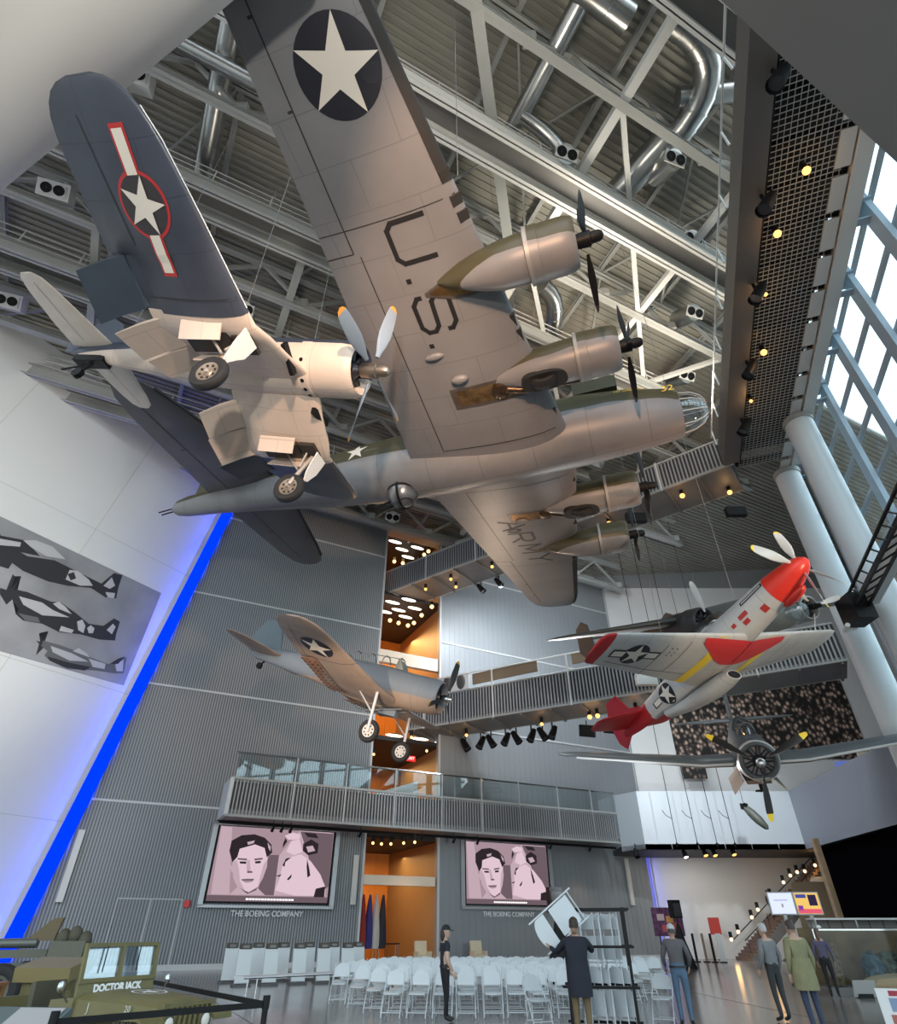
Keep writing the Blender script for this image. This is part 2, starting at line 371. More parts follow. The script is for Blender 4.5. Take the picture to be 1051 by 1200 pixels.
# box beams tying the bottom chords together
for i, (s, qa, qb, w, wd) in enumerate(((-14, 9, 36, .36, 'beside the blue wing tip'), (-4.7, 8, 24, .40, 'ending near the four bladed propeller'), (5.8, 20, 42, .40, 'above the outer bomber engine'), (13.2, 4, 42, .32, 'nearest the long catwalk'))):
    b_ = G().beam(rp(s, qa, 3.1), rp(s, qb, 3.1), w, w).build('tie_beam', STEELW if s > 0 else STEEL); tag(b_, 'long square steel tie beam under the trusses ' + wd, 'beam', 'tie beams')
X = [((-2.86, 34.5), (4.4, 25.6), 'big diagonal steel strut crossing above the grey wing'), ((5.8, 32.8), (13.2, 25.3), 'diagonal steel strut right of the fat ducts'), ((13.2, 32.8), (5.8, 40), 'diagonal steel strut near the top of the long catwalk'),
     ((13.2, 25.3), (17.5, 21), 'short diagonal strut by the catwalk corner'), ((5.8, 25.3), (13.2, 17.7), 'diagonal steel strut behind the bomber engines'), ((13.2, 17.7), (20, 25.3), 'diagonal strut reaching to the glass wall'), ((-14, 25.3), (-9.3, 17.7), 'diagonal steel strut behind the navy wing'),
     ((13.2, 17.7), (20, 10.3), 'diagonal strut above the hanging bridge'), ((13.2, 2.8), (20, 10.3), 'diagonal strut against the dark roof beyond the bridge'), ((13.2, 10.3), (20, 2.8), 'diagonal strut crossing another beyond the bridge'), ((20, 17.7), (26, 10.3), 'diagonal strut by the top of the white columns'), ((-20, 17.7), (-14, 25.3), 'diagonal strut beside the white soffit'), ((-14, 10.3), (-20, 17.7), 'diagonal strut above the tail of the navy fighter')]
for (a, b_, l) in X:
    big = a[0] == -2.86
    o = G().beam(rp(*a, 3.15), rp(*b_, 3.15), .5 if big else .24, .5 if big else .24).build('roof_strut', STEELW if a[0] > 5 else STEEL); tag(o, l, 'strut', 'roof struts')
# thin cross rods higher up
for i, (a, b_) in enumerate((((-9.3, 25.3), (-4.7, 32.8)), ((-4.7, 25.3), (-9.3, 32.8)), ((.6, 25.3), (5.8, 32.8)), ((5.8, 25.3), (.6, 32.8)), ((11, 25.3), (15.5, 32.8)), ((15.5, 25.3), (11, 32.8)), ((-14, 17.7), (-9.3, 25.3)), ((11, 17.7), (15.5, 25.3)), ((15.5, 17.7), (11, 25.3)), ((-4.7, 17.7), (.6, 25.3)))):
    h_ = .75 + .14 * (i % 2); o = G().beam(rp(*a, h_), rp(*b_, h_), .11, .11).build('cross_brace', STEEL); tag(o, f'thin steel cross brace just under the roof deck, {ORD[i]} of the set', 'brace', 'cross braces')
# service catwalks hung between the trusses
def catwalk(q, n, s0=-26, s1=18.0):
    t = thing('service_catwalk', f'steel service catwalk with pipe handrails under the roof, {n} from the back wall', 'catwalk', rp(0, q, 4), 0, 'service catwalks')
    for k, o_ in enumerate((0, 1.2)):
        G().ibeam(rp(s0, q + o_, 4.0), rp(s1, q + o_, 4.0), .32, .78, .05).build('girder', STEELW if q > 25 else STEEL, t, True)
        for d in (3.35, 2.95, 2.5): G().tube(rp(s0, q + o_, d), rp(s1, q + o_, d), .03, 6).build('handrail', STEELW, t, True)
    G().beam(rp(s0, q + .6, 3.66), rp(s1, q + .6, 3.66), 1.1, .05).build('walkway_plate', STEELD, t, True)
    s = s0 + 1
    while s < s1:
        for o_ in (0, 1.2): G().beam(rp(s, q + o_, 3.7), rp(s, q + o_, 2.45), .05, .05).build('rail_post', STEELW, t, True)
        if int(s) % 2 == 0: G().beam(rp(s, q + .6, 3.0), rp(s, q + .6, .6), .09, .09).build('hanger', STEEL, t, True)
        s += 2.6
for i, q in enumerate((7.0, 14.3, 21.0, 28.6, 36.2)): catwalk(q, ORD[i], s1=min(18, smax(q) - 1.5))

# air ducts
def duct(pts, r, label, rings=True, n=18):
    t = thing('air_duct', label, 'duct', pts[0], 0, 'round air ducts')
    g = G(); g.path(pts, r, n); g.build('pipe', GALV, t, True)
    for a, b_ in zip(pts[:-1], pts[1:]):
        L = (b_ - a).length; d = (b_ - a).normalized(); x = .6
        while x < L: G().lathe([(-.05, r), (-.05, r * 1.035), (.05, r * 1.035), (.05, r)], a + d * x, d, n).build('joint_ring', GALV, t, True); x += 1.8
    return t
def arc(p0, p1, p2, n=6):
    return [p0.lerp(p1, k / n).lerp(p1.lerp(p2, k / n), k / n) for k in range(n + 1)]
duct([rp(2.8, 44, 1.45), rp(2.4, 27.5, 1.45)], .42, 'long silver round duct left of the branch nozzle')
duct(arc(rp(2.45, 30.1, 1.6), rp(4.3, 30.1, 1.8), rp(5.0, 29.9, 3.0)), .36, 'bent silver branch duct feeding a nozzle above the strut')
duct([rp(-10, 34, 1.5), rp(-10.1, 18.5, 1.5)], .48, 'silver round duct between the navy wing and the grey wing')
duct([rp(-13.5, 26.3, 2.35), rp(-6, 26.3, 2.35)], .34, 'horizontal silver duct crossing behind the navy wing tip')
duct([rp(9.3, 32.6, 1.72), rp(8.6, 29.2, 1.72)], .70, 'short thick silver duct below the big elbow')
duct([rp(-6, 35.0, 1.65), rp(4.6, 35.0, 1.65)], .62, 'fat silver main duct at the top of the roof view')
duct(arc(rp(6.2, 35.8, 1.8), rp(10.2, 36.2, 1.8), rp(9.5, 32.3, 1.8), 9), .60, 'big shiny silver elbow duct')
duct([rp(8.6, 33.8, 1.5), rp(13.5, 36.8, 1.5)], .45, 'bright silver duct running up to the catwalk corner')
duct([rp(7.6, 27.6, 1.7), rp(16, 28.6, 1.9)], .26, 'slim pale pipe duct along the catwalk')
duct(arc(rp(8.0, 23.6, 1.5), rp(9.8, 23.4, 1.5), rp(10.3, 20.6, 1.7)), .5, 'silver elbow duct between the bomber engines')
duct([rp(14, 21.5, 1.6), rp(12.5, 19.2, 1.6)], .45, 'silver duct right of the inner engine')
duct([rp(8, 14, 1.5), rp(20, 13.6, 1.5)], .5, 'grey duct above the hanging bridge')
duct([rp(14, 7, 1.5), rp(24, 7, 1.5)], .45, 'grey duct in the dark roof above the red nose')
def nozzle(u, v, drop, label, white=False, sz=.55):
    r_ = ray(u, v); t_ = (30.3 - drop + .112 * (CAM - B).dot(N) - CAM.z) / (r_.z - .112 * r_.dot(N)); p = CAM + r_ * t_
    d = V((.25, -.75, -.6)).normalized(); t = thing('air_nozzle', label, 'nozzle', p, 0, 'twin air nozzles')
    up = V((0, 0, 1)); sd = d.cross(up).normalized(); u2 = sd.cross(d)
    g = G()
    if white: g.beam(-d * .75, V((0, 0, 0)), 1.25 * sz / .5, .72 * sz / .5)
    else: g.lathe([(-1.6, sz * .95), (-.75, sz * .95), (0, sz * .86)], (0, 0, 0), d, 18, True); 
    g.build('nozzle_body', mat('nozzle_white', (.68, .69, .68), .45) if white else GALV, t)
    g = G(); g.beam(d * .0, d * .05, sz * 2.0, sz * 1.05); g.build('face_plate', MT.get('nozzle_white') or mat('nozzle_white', (.68, .69, .68), .45), t)
    for s in (-1, 1):
        g = G(); c = d * .055 + sd * (s * sz * .48); g.lathe([(0, .01), (0, sz * .36)], c, d, 16); g.lathe([(0, sz * .36), (.04, sz * .42), (.0, sz * .45)], c, d, 16); g.build('outlet', BLK, t)
for u, v, dr, l, w_ in ((155, 85, 2.8, 'white twin air nozzle above the navy wing tip', 1), (62, 222, 2.8, 'white twin air nozzle left of the navy wing', 1), (664, 180, 3.4, 'silver twin air nozzle under the bent branch duct', 0), (791, 186, 2.9, 'silver twin air nozzle below the big elbow duct', 0), (812, 280, 3.0, 'silver twin air nozzle on the slim pale pipe', 0), (814, 366, 3.0, 'silver twin air nozzle by the catwalk below the others', 0), (8, 352, 3.0, 'pale twin air nozzle at the left edge above the white tailplane', 1), (285, 362, 3.2, 'silver twin air nozzle behind the navy wing root', 0), (460, 606, 3.0, 'small pale air nozzle above the ribbed wall', 0), (805, 440, 3.0, 'silver twin air nozzle beyond the bomber nose', 0)):
    nozzle(u, v, dr, l, w_)

# long grating catwalk along the glass wall, at height 23.4
CD = V((.326, .945, 0)); CN = V((.945, -.326, 0))
def cp(t, d, z): return CN * d + CD * t + Z * z
cw = thing('grating_catwalk', 'long steel grating catwalk with warm lamps along the glass wall', 'catwalk', cp(15, 8, 23.4))
G().beam(cp(-2, 7.05, 23.9), cp(29.2, 7.05, 23.9), .85, 1.3).build('inner_girder', mat('girder_brown', (.12, .105, .095), .5), cw, True)
G().beam(cp(-2, 10.6, 23.7), cp(30.5, 10.6, 23.7), .55, .9).build('outer_girder', STEELW, cw, True)
g = G(); t = -2
while t < 30: g.beam(cp(t, 7.5, 23.5), cp(t, 10.05, 23.5), .02, .035); t += .2
d = 7.6
while d < 10.05: g.beam(cp(-2, d, 23.52), cp(30, d, 23.52), .018, .03); d += .2
g.build('grating', mat('grating_steel', (.42, .42, .41), .45), cw, True)
t = .8; k = 0
while t < 30:
    G().beam(cp(t, 7.4, 23.75), cp(t, 10.3, 23.75), .22, .3).build('cross_bearer', BLK, cw, True)
    G().beam(cp(t + .0, 10.0, 23.35), cp(t + 1.3, 10.0, 23.35), .5, .04).build('perforated_panel', mat('panel_pale', (.55, .55, .53), .5), cw, True)
    t += 1.62; k += 1
G().beam(cp(-2, 8.8, 24.6), cp(30, 8.8, 24.6), 3.2, .08).build('dark_backdrop', mat('backdrop_black', (.015, .014, .013), .7), cw, True)  # black sheet added above the grating as its dark background
G().tube(cp(-2, 7.52, 23.3), cp(29.4, 7.52, 23.3), .035, 6).build('lamp_rail', BLK, cw, True)
G().tube(cp(-2, 6.55, 25.6), cp(29.4, 6.55, 25.6), .04, 6).build('handrail', STEELW, cw, True)
t = 0
while t < 29: G().beam(cp(t, 6.55, 24.5), cp(t, 6.55, 25.6), .06, .06).build('rail_post', STEELW, cw, True); t += 2.4

def stage_lamp(p, aim, label, lit=None, sz=1.0, group='stage lamps'):
    t = thing('hanging_spotlight', label, 'lamp', p, 0, group); a = V(aim).normalized(); z = V((0, 0, -.32 * sz))
    g = G(); g.beam((0, 0, .22), z, .05 * sz, .05 * sz); g.build('yoke', BLK, t)
    g = G(); g.lathe([(-.3 * sz, .01), (-.3 * sz, .09 * sz), (-.1 * sz, .12 * sz), (.18 * sz, .14 * sz), (.2 * sz, .15 * sz)], z, a, 12); g.build('lamp_body', BLK, t)
    g = G(); g.lathe([(.14 * sz, .01), (.14 * sz, .13 * sz)], z, a, 12); g.build('lens', lit or mat('lens_dark', (.05, .05, .06), .1), t)
    return t
def bulb(p, label, r=.11, m=None, group='warm accent lamps', watt=0, col=(1, .55, .2)):
    t = thing('accent_lamp', label, 'lamp', p, 0, group)
    G().tube((0, 0, .1), (0, 0, .42), .11, 10).build('can', BLK, t)
    G().ball((0, 0, 0), r, 12, 8).build('bulb', m or WARM, t)
    if watt:
        l = bpy.data.lights.new('lamp_light', 'POINT'); l.energy = watt; l.color = col; l.shadow_soft_size = .15
        lo = bpy.data.objects.new('lamp_light', l); C.objects.link(lo); lo.parent = t; lo.location = (0, 0, -.3)
    return t
for i, (u, v) in enumerate(((945, 200), (911, 274), (897, 345), (895, 413), (880, 470), (855, 577))):
    p = at(u, v, z=23.0); bulb(p, f'glowing warm lamp under the grating catwalk, {ORD[i]} from the white soffit', .14 if i in (0, 1, 3, 5) else .08, watt=14)
for i, t in enumerate((5.5, 9.5, 13.5, 17.3, 21.5, 25.5)):
    stage_lamp(cp(t, 7.35, 23.2), (-.5, .2, -.8), f'black stage lamp clamped to the catwalk rail, {ORD[i]} from the white soffit', sz=1.9)

# hanging bridges with slatted sides
def bridge(a, b_, z, hgt, label, wd, posts, rail=True):
    a = V(a); b_ = V(b_); d = (b_ - a).normalized(); n = V((-d.y, d.x, 0)); n = n if n.y > 0 else -n; L = (b_ - a).length
    t = thing('hanging_bridge', label, 'bridge', a + Z * z, 0, 'hanging footbridges')
    e = lambda x, o, h: a + d * x + n * o + Z * (z + h)
    G().beam(e(0, wd / 2, .12), e(L, wd / 2, .12), wd, .24).build('deck', STEELD, t, True)
    for o in (0, wd):
        g = G(); x = .1
        while x < L: g.beam(e(x, o, .05), e(x, o, hgt), .085, .05, up=n); x += .215
        g.build('slatted_side', mat('slat_grey', (.34, .35, .36), .42, .2), t, True)
        G().beam(e(0, o + (.09 if o == 0 else -.09), hgt / 2), e(L, o + (.09 if o == 0 else -.09), hgt / 2), .04, hgt - .1).build('side_backing', mat('backing_dark', (.045, .045, .05), .6), t, True)
        for h in (.04, hgt): G().beam(e(0, o, h), e(L, o, h), .14, .10).build('edge_rail', STEEL, t, True)
        if rail: G().tube(e(0, o, hgt + 1.15), e(L, o, hgt + 1.15), .05, 8).build('handrail', STEELW, t, True)
    x = 1.5
    while x < L - .3:
        G().beam(e(x, -.05, -.05), e(x, -.05, hgt + (1.15 if rail else .1)), .09, .09, up=n).build('post', STEELW, t, True); x += posts
    x = .7
    while x < L: G().beam(e(x, 0, -.06), e(x, wd, -.06), .12, .14).build('cross_bearer', STEELD, t, True); x += 2.0
    return e, L
e2, L2 = bridge((-6.6, 42.6, 0), (16.24, 25.59, 0), 23.4, 2.0, 'upper hanging footbridge with slatted grey sides below the roof', 2.9, 4.6, False)
e3, L3 = bridge((-3.0, 41.8, 0), (20.6, 28.8, 0), 12.9, 2.1, 'middle hanging footbridge with slatted grey sides behind the red tail', 2.9, 5.3)
for i, (x, o) in enumerate(((5.5, .7), (7.6, 1.8), (8.0, .6), (11.5, .9), (16.5, .8), (20.6, .8), (25.4, .7))): bulb(e2(x, o, -.40), f'small warm lamp under the upper footbridge, {ORD[i]} from the orange opening', .11 if i < 5 else .15, watt=7)
for i, x in enumerate((4.0, 9.5, 12.7, 13.2, 15.6, 17.0)): bulb(e3(x, 1.5, -.45), f'small warm lamp under the middle footbridge, {ORD[i]} from the orange opening', .10 if i < 2 else .14, watt=8)
for i, x in enumerate((3.2, 4.4, 5.2, 6.3, 7.1, 8.2, 9.0, 9.7)): stage_lamp(e3(x, 2.9, -.15), (.4 * (-1) ** i, -.3, -.8), f'black stage lamp hanging under the middle footbridge, {ORD[i]} from the dive bomber', sz=1.8)
for i, x in enumerate((12.0, 13.6)):
    t = thing('hanging_floodlight', f'square black floodlight hanging under the middle footbridge, {ORD[i]} from the stage lamps', 'lamp', e3(x, 3.0, -.2), 0, 'square floodlights')
    G().beam((0, 0, 0), (0, 0, -.3), .06, .06).build('bracket', BLK, t); G().box((0, 0, -.65), (1.0, .3, .7), M.Rotation(R(25), 3, 'X') @ M.Rotation(R(-28), 3, 'Z')).build('lamp_body', BLK, t)
for i, x in enumerate((9.2, 10.8, 12.2)): stage_lamp(e2(x, 2.9, -.1), (.5, -.2, -.8), f'black stage lamp under the upper footbridge, {ORD[i]} from the opening', sz=1.6)
for i, (u, v) in enumerate(((745, 607), (737, 805), (862, 600))):
    p = at(u, v, Y=29) if i != 1 else at(757, 797, Y=33)
    o = G().box((0, 0, 0), (1.2, .35, .6)).build('hanging_floodlight', STEELW if i == 1 else BLK); o.location = p; tag(o, ('flat dark floodlight under the upper footbridge corner', 'pale flat floodlight under the middle footbridge by the silver wing', 'dark floodlight beside the catwalk corner lamp')[i], 'lamp')
    if i != 2: pass
t = thing('reading_board', 'brown reading panel fixed on the middle footbridge rail, nearer the dive bomber', 'panel', e3(8.5, .25, 3.1), 0, 'reading panels')
G().beam(e3(5.2, .25, 2.85), e3(10.0, .25, 2.95), .08, .75).build('board', brn, t, True)
t = thing('reading_board', 'brown reading panel fixed on the middle footbridge rail, nearer the red wing tip', 'panel', e3(14.5, .25, 3.1), 0, 'reading panels')
G().beam(e3(12.4, .25, 2.95), e3(16.5, .25, 3.0), .08, .7).build('board', brn, t, True)
t = thing('picture_board', 'white picture board with two dark busts on the middle footbridge', 'board', e3(3.6, .3, 2.1))
G().beam(e3(2.6, .3, 2.75), e3(4.9, .3, 2.75), .08, 1.4).build('board', WHITE, t, True)
for x in (3.2, 4.3): G().ball(e3(x, .2, 2.85), (.34, .12, .55), 12, 8, M.Rotation(R(-29), 3, 'Z')).build('bust_picture', mat('bust_dark', (.06, .055, .055), .6), t, True)

# balcony on the back wall with slatted front and glass rail
bal = thing('balcony', 'long balcony with slatted grey front and glass railing on the ribbed wall', 'balcony', wp(13, 2.2, 6.6))
bx = lambda s, o, z: wp(s, o, z)
G().beam(bx(-.5, 1.15, 6.75), bx(26.5, 1.15, 6.75), 2.1, .3).build('deck', STEELD, bal, True)
g = G(); s = -.35
while s < 26.4: g.beam(bx(s, 2.2, 6.62), bx(s, 2.2, 8.4), .07, .05, up=N); s += .19
g.build('slatted_front', mat('slat_grey', (.34, .35, .36), .42, .2), bal, True)
G().beam(bx(-.4, 2.08, 7.5), bx(26.4, 2.08, 7.5), .04, 1.6).build('front_backing', mat('backing_grey', (.085, .085, .085), .55), bal, True)
G().beam(bx(-.55, 1.2, 7.52), bx(-.35, 1.2, 7.52), 2.2, 1.85).build('end_panel', mat('end_white', (.6, .61, .6), .4), bal, True)
for z, w_ in ((6.6, .2), (8.45, .16)): G().beam(bx(-.5, 2.2, z), bx(26.5, 2.2, z), w_, .12).build('edge_rail', STEEL, bal, True)
G().beam(bx(-.3, 2.2, 9.12), bx(26.4, 2.2, 9.12), .02, 1.2).build('glass_rail', glassy('rail_glass', (.86, .9, .9), .10), bal, True)
G().tube(bx(-.5, 2.2, 9.78), bx(26.5, 2.2, 9.78), .055, 8).build('handrail', CHROME, bal, True)
for s in (2.99, 6.05, 9.2, 12.4, 15.3, 18.2, 21.4, 24.3): G().beam(bx(s, 2.28, 6.6), bx(s, 2.28, 9.8), .07, .06, up=N).build('post', mat('post_steel', (.5, .5, .5), .35, .4), bal, True)
G().tube(bx(-.6, 1.5, 6.35), bx(26.6, 1.5, 6.35), .07, 8).build('lamp_pipe', BLK, bal, True)
for i, s in enumerate((2.3, 2.8, 3.3, 7.4, 11.4, 13.6, 15.3, 20.9, 24.2)):
    stage_lamp(bx(s, 1.6, 6.35), (-W * .2 - N * .6 + V((0, 0, -.8))), f'small black spotlight on the pipe under the balcony, {ORD[i]} from its white end', lit=(WARM if i in (0, 1, 2, 4, 5) else COOL), sz=.62)
g = G(); g.prism([bx(7.5, .4, 8.3), bx(11.5, .4, 8.3), bx(11.5, .4, 9.6)], -N * .1 * -1); o = g.build('display_wedge', mat('wedge_white', (.75, .8, .82), .35)); tag(o, 'pale sloping display wedge on the balcony before the orange opening', 'display'); o.location += V((0, 0, 0))
for v_ in o.data.vertices: v_.co.z -= 0.0
tbl = G().beam(bx(9.0, .9, 7.6), bx(12.6, .9, 7.6), .9, 1.4).build('display_case', mat('case_white', (.7, .68, .64), .4)); tag(tbl, 'white display case on the balcony in the opening', 'case')

# round columns and the glass wall
for i, (x, y, l) in enumerate(((18.3, 21.9, 'white round column, the nearer of the tall pair by the glass wall'), (19.75, 26.2, 'white round column, the farther of the tall pair by the glass wall'))):
    t = thing('round_column', l, 'column', (x, y, 0), 0, 'tall round columns')
    G().lathe([(0, .66), (23.2, .66)], (0, 0, 0), (0, 0, 1), 32, True).build('shaft', mat('column_white', (.66, .71, .73), .32), t)
    G().lathe([(0, .78), (.3, .78), (.32, .66)], (0, 0, 0), (0, 0, 1), 32, True).build('base_ring', STEEL, t)
    G().lathe([(23.0, .72), (23.3, .72)], (0, 0, 0), (0, 0, 1), 32, True).build('cap_ring', STEEL, t)
mul = mat('mullion_blue', (.33, .42, .50), .4); DG = 11.55
w1 = thing('window_1', None, None, cp(16, DG, 0)); w1['kind'] = 'structure'
g = G(); t = -3.5
while t < 33: g.beam(cp(t, DG - .1, 2), cp(t, DG - .1, 31), .22, .62, up=CD); t += 3.22
g.build('window_frame', mul, w1, True)
g = G(); z = 2.0
while z < 31: g.beam(cp(-4, DG + .25, z), cp(32.5, DG + .25, z), .16, .20); z += 2.05
g.build('window_rail', mat('rail_grey', (.36, .40, .42), .45), w1, True)
g = G(); t = -3.5
while t < 33: g.beam(cp(t, 10.8, 24.1), cp(t, DG, 24.1), .9, .08); g.beam(cp(t, 10.8, 23.3), cp(t, DG, 23.3), .3, .06); t += 3.22
g.build('wall_bracket', mul, w1, True)
g = G(); g.beam(cp(-4, DG + .42, 16.5), cp(32.5, DG + .42, 16.5), .02, 29); g.build('window_glass', glassy('pane_glass', (.82, .885, .90), .04), w1, True)
# lower lamp truss along the glass wall
lt = thing('lamp_truss', 'black steel lamp truss with brackets running along the glass wall', 'truss', cp(24, 8.7, 12))
for d, z in ((8.5, 12.7), (8.95, 12.7), (8.5, 12.05), (8.95, 12.05)): G().beam(cp(8, d, z), cp(25.4, d, z), .09, .09).build('chord', BLK, lt, True)
t = 8
while t < 24.6: G().beam(cp(t, 8.5, 12.05), cp(t + .8, 8.5, 12.7), .05, .05).build('lacing', BLK, lt, True); G().beam(cp(t, 8.95, 12.05), cp(t + .8, 8.5, 12.05), .05, .05).build('lacing', BLK, lt, True); t += .8
G().beam(cp(8, 9.2, 12.4), cp(25.3, 9.2, 12.4), .4, .5).build('pale_tray', STEELW, lt, True)
G().box(cp(25.5, 8.6, 12.1), (.8, 1.0, 1.1)).build('end_box', BLK, lt, True)
g = G(); g.path([cp(25.2, 8.0, 11.4), cp(25.8, 8.0, 11.4), cp(26.2, 8.5, 11.6), cp(26.3, 9.0, 12.3)], .09, 8); g.build('bent_tube', STEELW, lt, True)

# white soffits that frame the view overhead
def soffit(nm, pts, back, th, m):
    a, b_ = [V(p) for p in pts]; bk = V(back).normalized(); g = G(); rings = []
    r_ = 1.5
    prof = [(8.0, 0), (r_, 0)] + [(r_ - r_ * math.sin(k * PI / 16) * 1.0, r_ - r_ * math.cos(k * PI / 16)) for k in range(1, 9)] + [(0, th)] if nm == 'ceiling_soffit_west' else [(9.0, 0), (0, 0), (0, th)]
    for p in (a, b_): rings.append([p + bk * x + Z * z for x, z in prof] + [p + bk * 9 + Z * th])
    g.loft(rings); struct(nm, g, m)
soffit('ceiling_soffit_east', (at(790, -50, z=13.5), at(1110, 245, z=13.5)), (.454, -.891, 0), 1.6, mat('soffit_taupe', (.27, .25, .235), .6))
soffit('ceiling_soffit_west', (at(345, -45, z=14.0), at(-80, 300, z=14.0)), (-.6, -.8, 0), 3.0, mat('soffit_white', (.74, .73, .69), .55))
# ================================================================== aircraft
FR = [0, .006, .02, .05, .1, .18, .28, .4, .55, .7, .85, 1]
def yt(t, tc): return 5 * tc * (.2969 * math.sqrt(max(t, 0)) - .126 * t - .3516 * t * t + .2843 * t ** 3 - .1036 * t ** 4)

def wing(parent, secs, mats, name='wing', lines=(), k=.9):
    g = G(); rings = []
    for y, le, ch, z, tc in secs:
        ring = [V((-(le + ch * f), y, z + 1.1 * yt(f, tc) * ch)) for f in FR[::-1]]
        ring += [V((-(le + ch * f), y, z - k * yt(f, tc) * ch)) for f in FR[1:]]
        rings.append(ring)
    g.loft(rings)
    def under(x, y, s=1):
        a = abs(y); S = secs
        for i in range(len(S) - 1):
            if a <= abs(S[i + 1][0]) or i == len(S) - 2: break
        p, q = S[i], S[i + 1]; d = abs(q[0]) - abs(p[0]); t = min(1, max(0, (a - abs(p[0])) / d)) if d else 0
        le, ch, z, tc = [p[j] + (q[j] - p[j]) * t for j in (1, 2, 3, 4)]
        f = min(1, max(0, (-x - le) / ch)); return z - (k if s > 0 else -1.1) * yt(f, tc) * ch
    g.m = 1
    for (x0, y0), (x1, y1), w in lines:
        n = 10; d = V((x1 - x0, y1 - y0)); sd = V((-d.y, d.x)).normalized() * (w / 2); pts = []
        for i in range(n + 1):
            x = x0 + d.x * i / n; y = y0 + d.y * i / n
            pts.append((V((x + sd.x, y + sd.y, under(x + sd.x, y + sd.y) - .009)), V((x - sd.x, y - sd.y, under(x - sd.x, y - sd.y) - .009))))
        for i in range(n): g.quad(pts[i][0], pts[i][1], pts[i + 1][1], pts[i + 1][0])
    o = g.build(name, mats, parent, angle=50)
    return under, o

def fus(parent, secs, mats, name='fuselage', n=28, e=2.15):
    """secs: (station, zc, halfwidth, halfheight)"""
    g = G(); rings = []
    for s, zc, hw, hh in secs:
        ring = []
        for i in range(n):
            t = 2 * PI * i / n; c, q = math.cos(t), math.sin(t)
            ring.append(V((-s, hw * abs(c) ** (2 / e) * (1 if c >= 0 else -1), zc + hh * abs(q) ** (2 / e) * (1 if q >= 0 else -1))))
        rings.append(ring)
    g.loft(rings); o = g.build(name, mats, parent, angle=50)
    def it(x):
        s = -x
        for i in range(len(secs) - 1):
            if s <= secs[i + 1][0] or i == len(secs) - 2: break
        p, q = secs[i], secs[i + 1]; t = min(1, max(0, (s - p[0]) / (q[0] - p[0])))
        return [p[j] + (q[j] - p[j]) * t for j in (1, 2, 3)]
    def side(x, z, sg):
        zc, hw, hh = it(x); u = min(1, abs(z - zc) / hh); return sg * hw * (1 - u ** e) ** (1 / e)
    def belly(x, y):
        zc, hw, hh = it(x); u = min(1, abs(y) / hw); return zc - hh * (1 - u ** e) ** (1 / e)
    return side, belly, o

def decal(parent, name, polys, mats, fn, cuts=3):
    """painted marking: 2D polygons laid on a surface fn(a, b, lift) -> point"""
    g = G()
    for poly, mi in polys:
        bm = bmesh.new(); f = bm.faces.new([bm.verts.new((p[0], p[1], 0)) for p in poly])
        bmesh.ops.triangulate(bm, faces=[f])
        bmesh.ops.subdivide_edges(bm, edges=bm.edges[:], cuts=cuts, use_grid_fill=True)
        bmesh.ops.triangulate(bm, faces=bm.faces[:]); bm.verts.index_update()
        g.m = mi; g.add([fn(v.co.x, v.co.y, .010 + .006 * mi) for v in bm.verts], [[v.index for v in f.verts] for f in bm.faces]); bm.free()
    return g.build(name, mats, parent, flat=True)

def star(cx, cy, r, a0=0): return [(cx + (r if i % 2 == 0 else r * .382) * math.cos(a0 + PI * i / 5), cy + (r if i % 2 == 0 else r * .382) * math.sin(a0 + PI * i / 5)) for i in range(10)]
def disc(cx, cy, r, n=36): return [(cx + r * math.cos(2 * PI * i / n), cy + r * math.sin(2 * PI * i / n)) for i in range(n)]
def rect(cx, cy, w, h): return [(cx - w / 2, cy - h / 2), (cx + w / 2, cy - h / 2), (cx + w / 2, cy + h / 2), (cx - w / 2, cy + h / 2)]

def blade_g(Rr, cmax, r0=.2, tip=.09):
    g = G(); rings = []; n = 14
    rs = [r0, .28, .4, .55, .7, .85, 1 - tip, .985, 1.0]
    prof = [.30, .42, .75, 1.0, 1.0, .93, .82, .5, .12]
    for f, c in zip(rs, prof):
        b = R(62 - 44 * f); c = c * cmax; th = max(.012, .10 * (1 - f)) * Rr * .35
        ring = []
        for i in range(n):
            t = 2 * PI * i / n; u = c / 2 * math.cos(t); w = th / 2 * math.sin(t)
            ring.append(V((u * math.sin(b) + w * math.cos(b), u * math.cos(b) - w * math.sin(b), f * Rr)))
        rings.append(ring)
    g.loft(rings)
    for i, f in enumerate(g.f):
        if min(g.v[j].z for j in f) >= (1 - tip - .002) * Rr: g.mi[i] = 1
    return g

def propeller(parent, c, Rr, nb, a0, cmax, mb, mtip, mhub, hub='dome', hr=.17, tip=.09, hl=1.0):
    c = V(c); g = G()
    if hub == 'dome': g.lathe([(x_ * hl, r_) for x_, r_ in [(-.28, hr * .9), (.0, hr), (.12, hr), (.14, hr * .75), (.34, hr * .72), (.42, hr * .5), (.45, .01)]], c, (1, 0, 0), 16)
    else: g.lathe([(-.42, hr * 1.0), (-.25, hr * .97), (-.02, hr * .82), (.17, hr * .55), (.28, hr * .25), (.31, .01)], c, (1, 0, 0), 24)
    h = g.build('propeller', mhub, parent)
    for k in range(nb):
        b = blade_g(Rr, cmax, tip=tip); a = a0 + 2 * PI * k / nb
        ro = M.Rotation(a - PI / 2, 3, 'X')
        b.v = [ro @ p + c for p in b.v]; b.build('blade', [mb, mtip], h)
    return h

